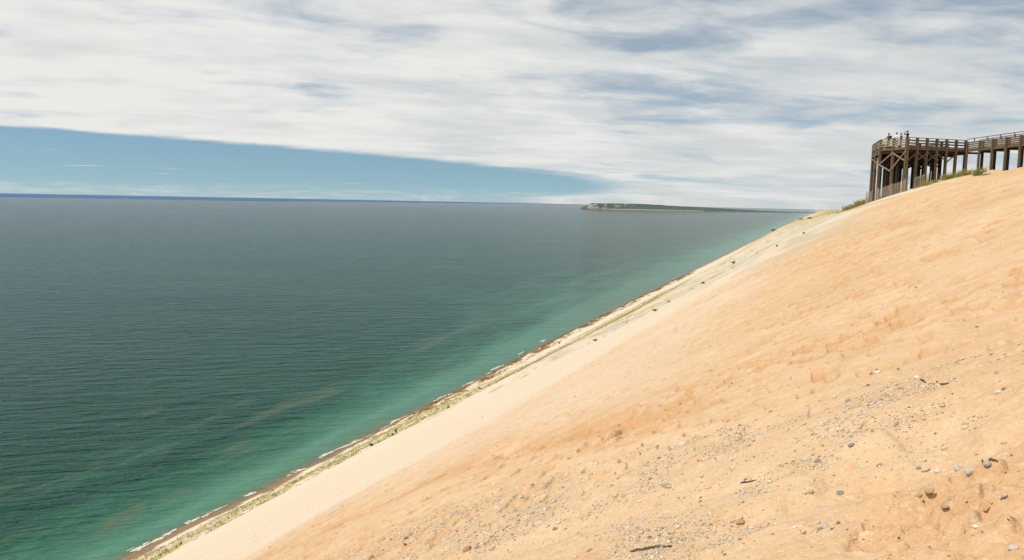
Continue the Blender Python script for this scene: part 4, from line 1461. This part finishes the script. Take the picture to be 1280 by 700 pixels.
def build_world():
    w = bpy.data.worlds.new('World'); scene.world = w; w.use_nodes = True
    nt = w.node_tree; nt.nodes.clear(); g = N(nt)
    out = g.node('ShaderNodeOutputWorld')
    d = g.node('ShaderNodeTexCoord').outputs['Generated']
    sep = g.node('ShaderNodeSeparateXYZ'); g.link(d, sep.inputs[0])
    zc = g.math('MAXIMUM', sep.outputs[2], .0009)
    dv = g.node('ShaderNodeCombineXYZ'); g.link(sep.outputs[0], dv.inputs[0]); g.link(sep.outputs[1], dv.inputs[1]); g.link(g.math('ADD', zc, .10), dv.inputs[2])
    sky = g.node('ShaderNodeTexSky', sky_type='NISHITA'); sky.sun_disc = False
    sky.sun_elevation = SUN_EL; sky.sun_rotation = SUN_AZ % (2 * math.pi)
    sky.air_density = 1.0; sky.dust_density = .35; sky.ozone_density = 2.0
    g.link(dv.outputs[0], sky.inputs['Vector'])
    skyc = g.mix(1.0, sky.outputs[0], rgb(1.04, 1.16, 1.10), 'MULTIPLY')
    # cloud sheet seen as a plane overhead: p = d.xy / d.z
    def plane(k):
        zz = g.math('ADD', zc, k)
        c = g.node('ShaderNodeCombineXYZ')
        g.link(g.math('DIVIDE', sep.outputs[0], zz), c.inputs[0]); g.link(g.math('DIVIDE', sep.outputs[1], zz), c.inputs[1])
        return c.outputs[0]
    pe = plane(0.0); p = plane(.10); pf = plane(.03)
    # the sheet ends along a gently bent line; x_edge = a - b / (y + c)
    sp = g.node('ShaderNodeSeparateXYZ'); g.link(pe, sp.inputs[0])
    xe = g.math('SUBTRACT', 18.56, g.math('DIVIDE', 840.6, g.math('ADD', g.math('MAXIMUM', sp.outputs[1], -4.0), 18.4)))
    side = g.math('SUBTRACT', sp.outputs[0], xe)
    rag = g.noise(pf, 1.1, 6, .65)
    edge_d = g.math('ADD', side, g.math('MULTIPLY', g.math('SUBTRACT', rag, .5), 2.4))
    ew = g.math('ADD', g.math('DIVIDE', .085, zc), .25)
    edge = g.rng(g.math('DIVIDE', edge_d, ew), -.5, .5)
    stretch = g.mapping(p, (1, 1, 1), (0, 0, R(-14)))
    n1 = g.noise(g.mapping(stretch, (.55, .95, 1), (0, 0, 0), (5.3, 1.9, 0)), 1.0, 6, .56, .5)
    n2 = g.noise(g.mapping(stretch, (2.0, 2.9, 1), (0, 0, 0), (2.7, 4.0, 0)), 1.0, 6, .58, .4)
    n3 = g.noise(g.mapping(stretch, (.22, .36, 1), (0, 0, 0), (1.4, 6.6, 0)), 1.0, 3, .5)
    dens = g.math('ADD', g.math('MULTIPLY', n1, .46), g.math('ADD', g.math('MULTIPLY', n2, .30), g.math('MULTIPLY', n3, .32)))
    az = g.math('DIVIDE', sep.outputs[0], g.math('MAXIMUM', sep.outputs[1], .05))
    thin = g.rng(az, -.55, .55, .035, -.022, False)
    cov = g.rng(g.math('ADD', dens, thin), .41, .55, .34, 1.0)
    cov = g.math('MAXIMUM', cov, g.rng(sep.outputs[2], .05, .01, 0, .85))
    mask = g.math('MULTIPLY', edge, cov)
    # stray wisps and the low bank over the horizon
    wn = g.noise(g.mapping(pf, (.42, 1.4, 1), (0, 0, R(-10)), (2.2, 9.3, 0)), 1.0, 4, .5)
    wisp = g.math('MULTIPLY', g.rng(wn, .655, .73), g.rng(sep.outputs[2], .085, .05))
    hn = g.noise(g.mapping(d, (30, 30, 260)), 1.0, 4, .6)
    low = g.math('MULTIPLY', g.rng(sep.outputs[2], .014, .0), g.rng(hn, .42, .70, .05, .42))
    mask = g.math('MAXIMUM', mask, g.math('MAXIMUM', g.math('MULTIPLY', wisp, .75), low))
    # brightness of the cloud base
    sh = g.noise(g.mapping(stretch, (1.1, 1.7, 1), (0, 0, 0), (.4, 5.1, 0)), 1.0, 6, .6)
    br = g.math('ADD', g.rng(sh, .32, .66, .60, .90, False), g.rng(az, -.5, .6, .05, -.17, False))
    ccol = g.mix(g.rng(br, .55, .85), rgb(.64, .67, .68), rgb(.83, .825, .80))
    bg1 = g.node('ShaderNodeBackground'); g.link(skyc, bg1.inputs[0]); bg1.inputs[1].default_value = .085
    bg2 = g.node('ShaderNodeBackground'); g.link(ccol, bg2.inputs[0]); bg2.inputs[1].default_value = 1.0
    mx = g.node('ShaderNodeMixShader'); g.link(mask, mx.inputs[0]); g.link(bg1.outputs[0], mx.inputs[1]); g.link(bg2.outputs[0], mx.inputs[2])
    g.link(mx.outputs[0], out.inputs['Surface'])


build_world()
sl = bpy.data.lights.new('sun', 'SUN'); sl.energy = 3.7; sl.angle = R(.53); sl.color = (1, .955, .88)
so = bpy.data.objects.new('sun', sl); COL.objects.link(so); so.rotation_euler = sund.to_track_quat('Z', 'Y').to_euler(); so.location = (-40, -20, 200)

def build_haze():
    me = bpy.data.meshes.new('haze'); bm = bmesh.new()
    bmesh.ops.create_cube(bm, size=1, matrix=Matrix.Translation((0, 0, 62)) @ Matrix.Diagonal((43000, 43000, 156, 1))); bm.to_mesh(me); bm.free()
    m = bpy.data.materials.new('haze air'); m.use_nodes = True; nt = m.node_tree; nt.nodes.clear()
    o_ = nt.nodes.new('ShaderNodeOutputMaterial'); v = nt.nodes.new('ShaderNodeVolumePrincipled')
    v.inputs['Color'].default_value = (.80, .88, .95, 1); v.inputs['Density'].default_value = HAZE
    v.inputs['Density Attribute'].default_value = ''; v.inputs['Temperature Attribute'].default_value = ''; v.inputs['Color Attribute'].default_value = ''
    nt.links.new(v.outputs[0], o_.inputs['Volume'])
    tag(link('haze', me, m), 'thin pale air fading the far lake and island', kind='stuff')


HAZE = 1.3e-5
build_haze()

# ------------------------------------------------------------------ camera
cam = bpy.data.cameras.new('camera'); cam.sensor_width = 36; cam.lens = F / 1280 * 36; cam.clip_start = .05; cam.clip_end = 60000
co = bpy.data.objects.new('camera', cam); COL.objects.link(co)
mt = Matrix((Vector(RT), Vector(UP), Vector(-fw))).transposed().to_4x4(); mt.translation = Vector(EYE)
co.matrix_world = mt
scene.camera = co
scene.view_settings.view_transform = 'Standard'; scene.view_settings.look = 'None'
scene.view_settings.exposure = 0; scene.view_settings.gamma = 1
scene.cycles.max_bounces = 6
scene.cycles.use_denoising = True
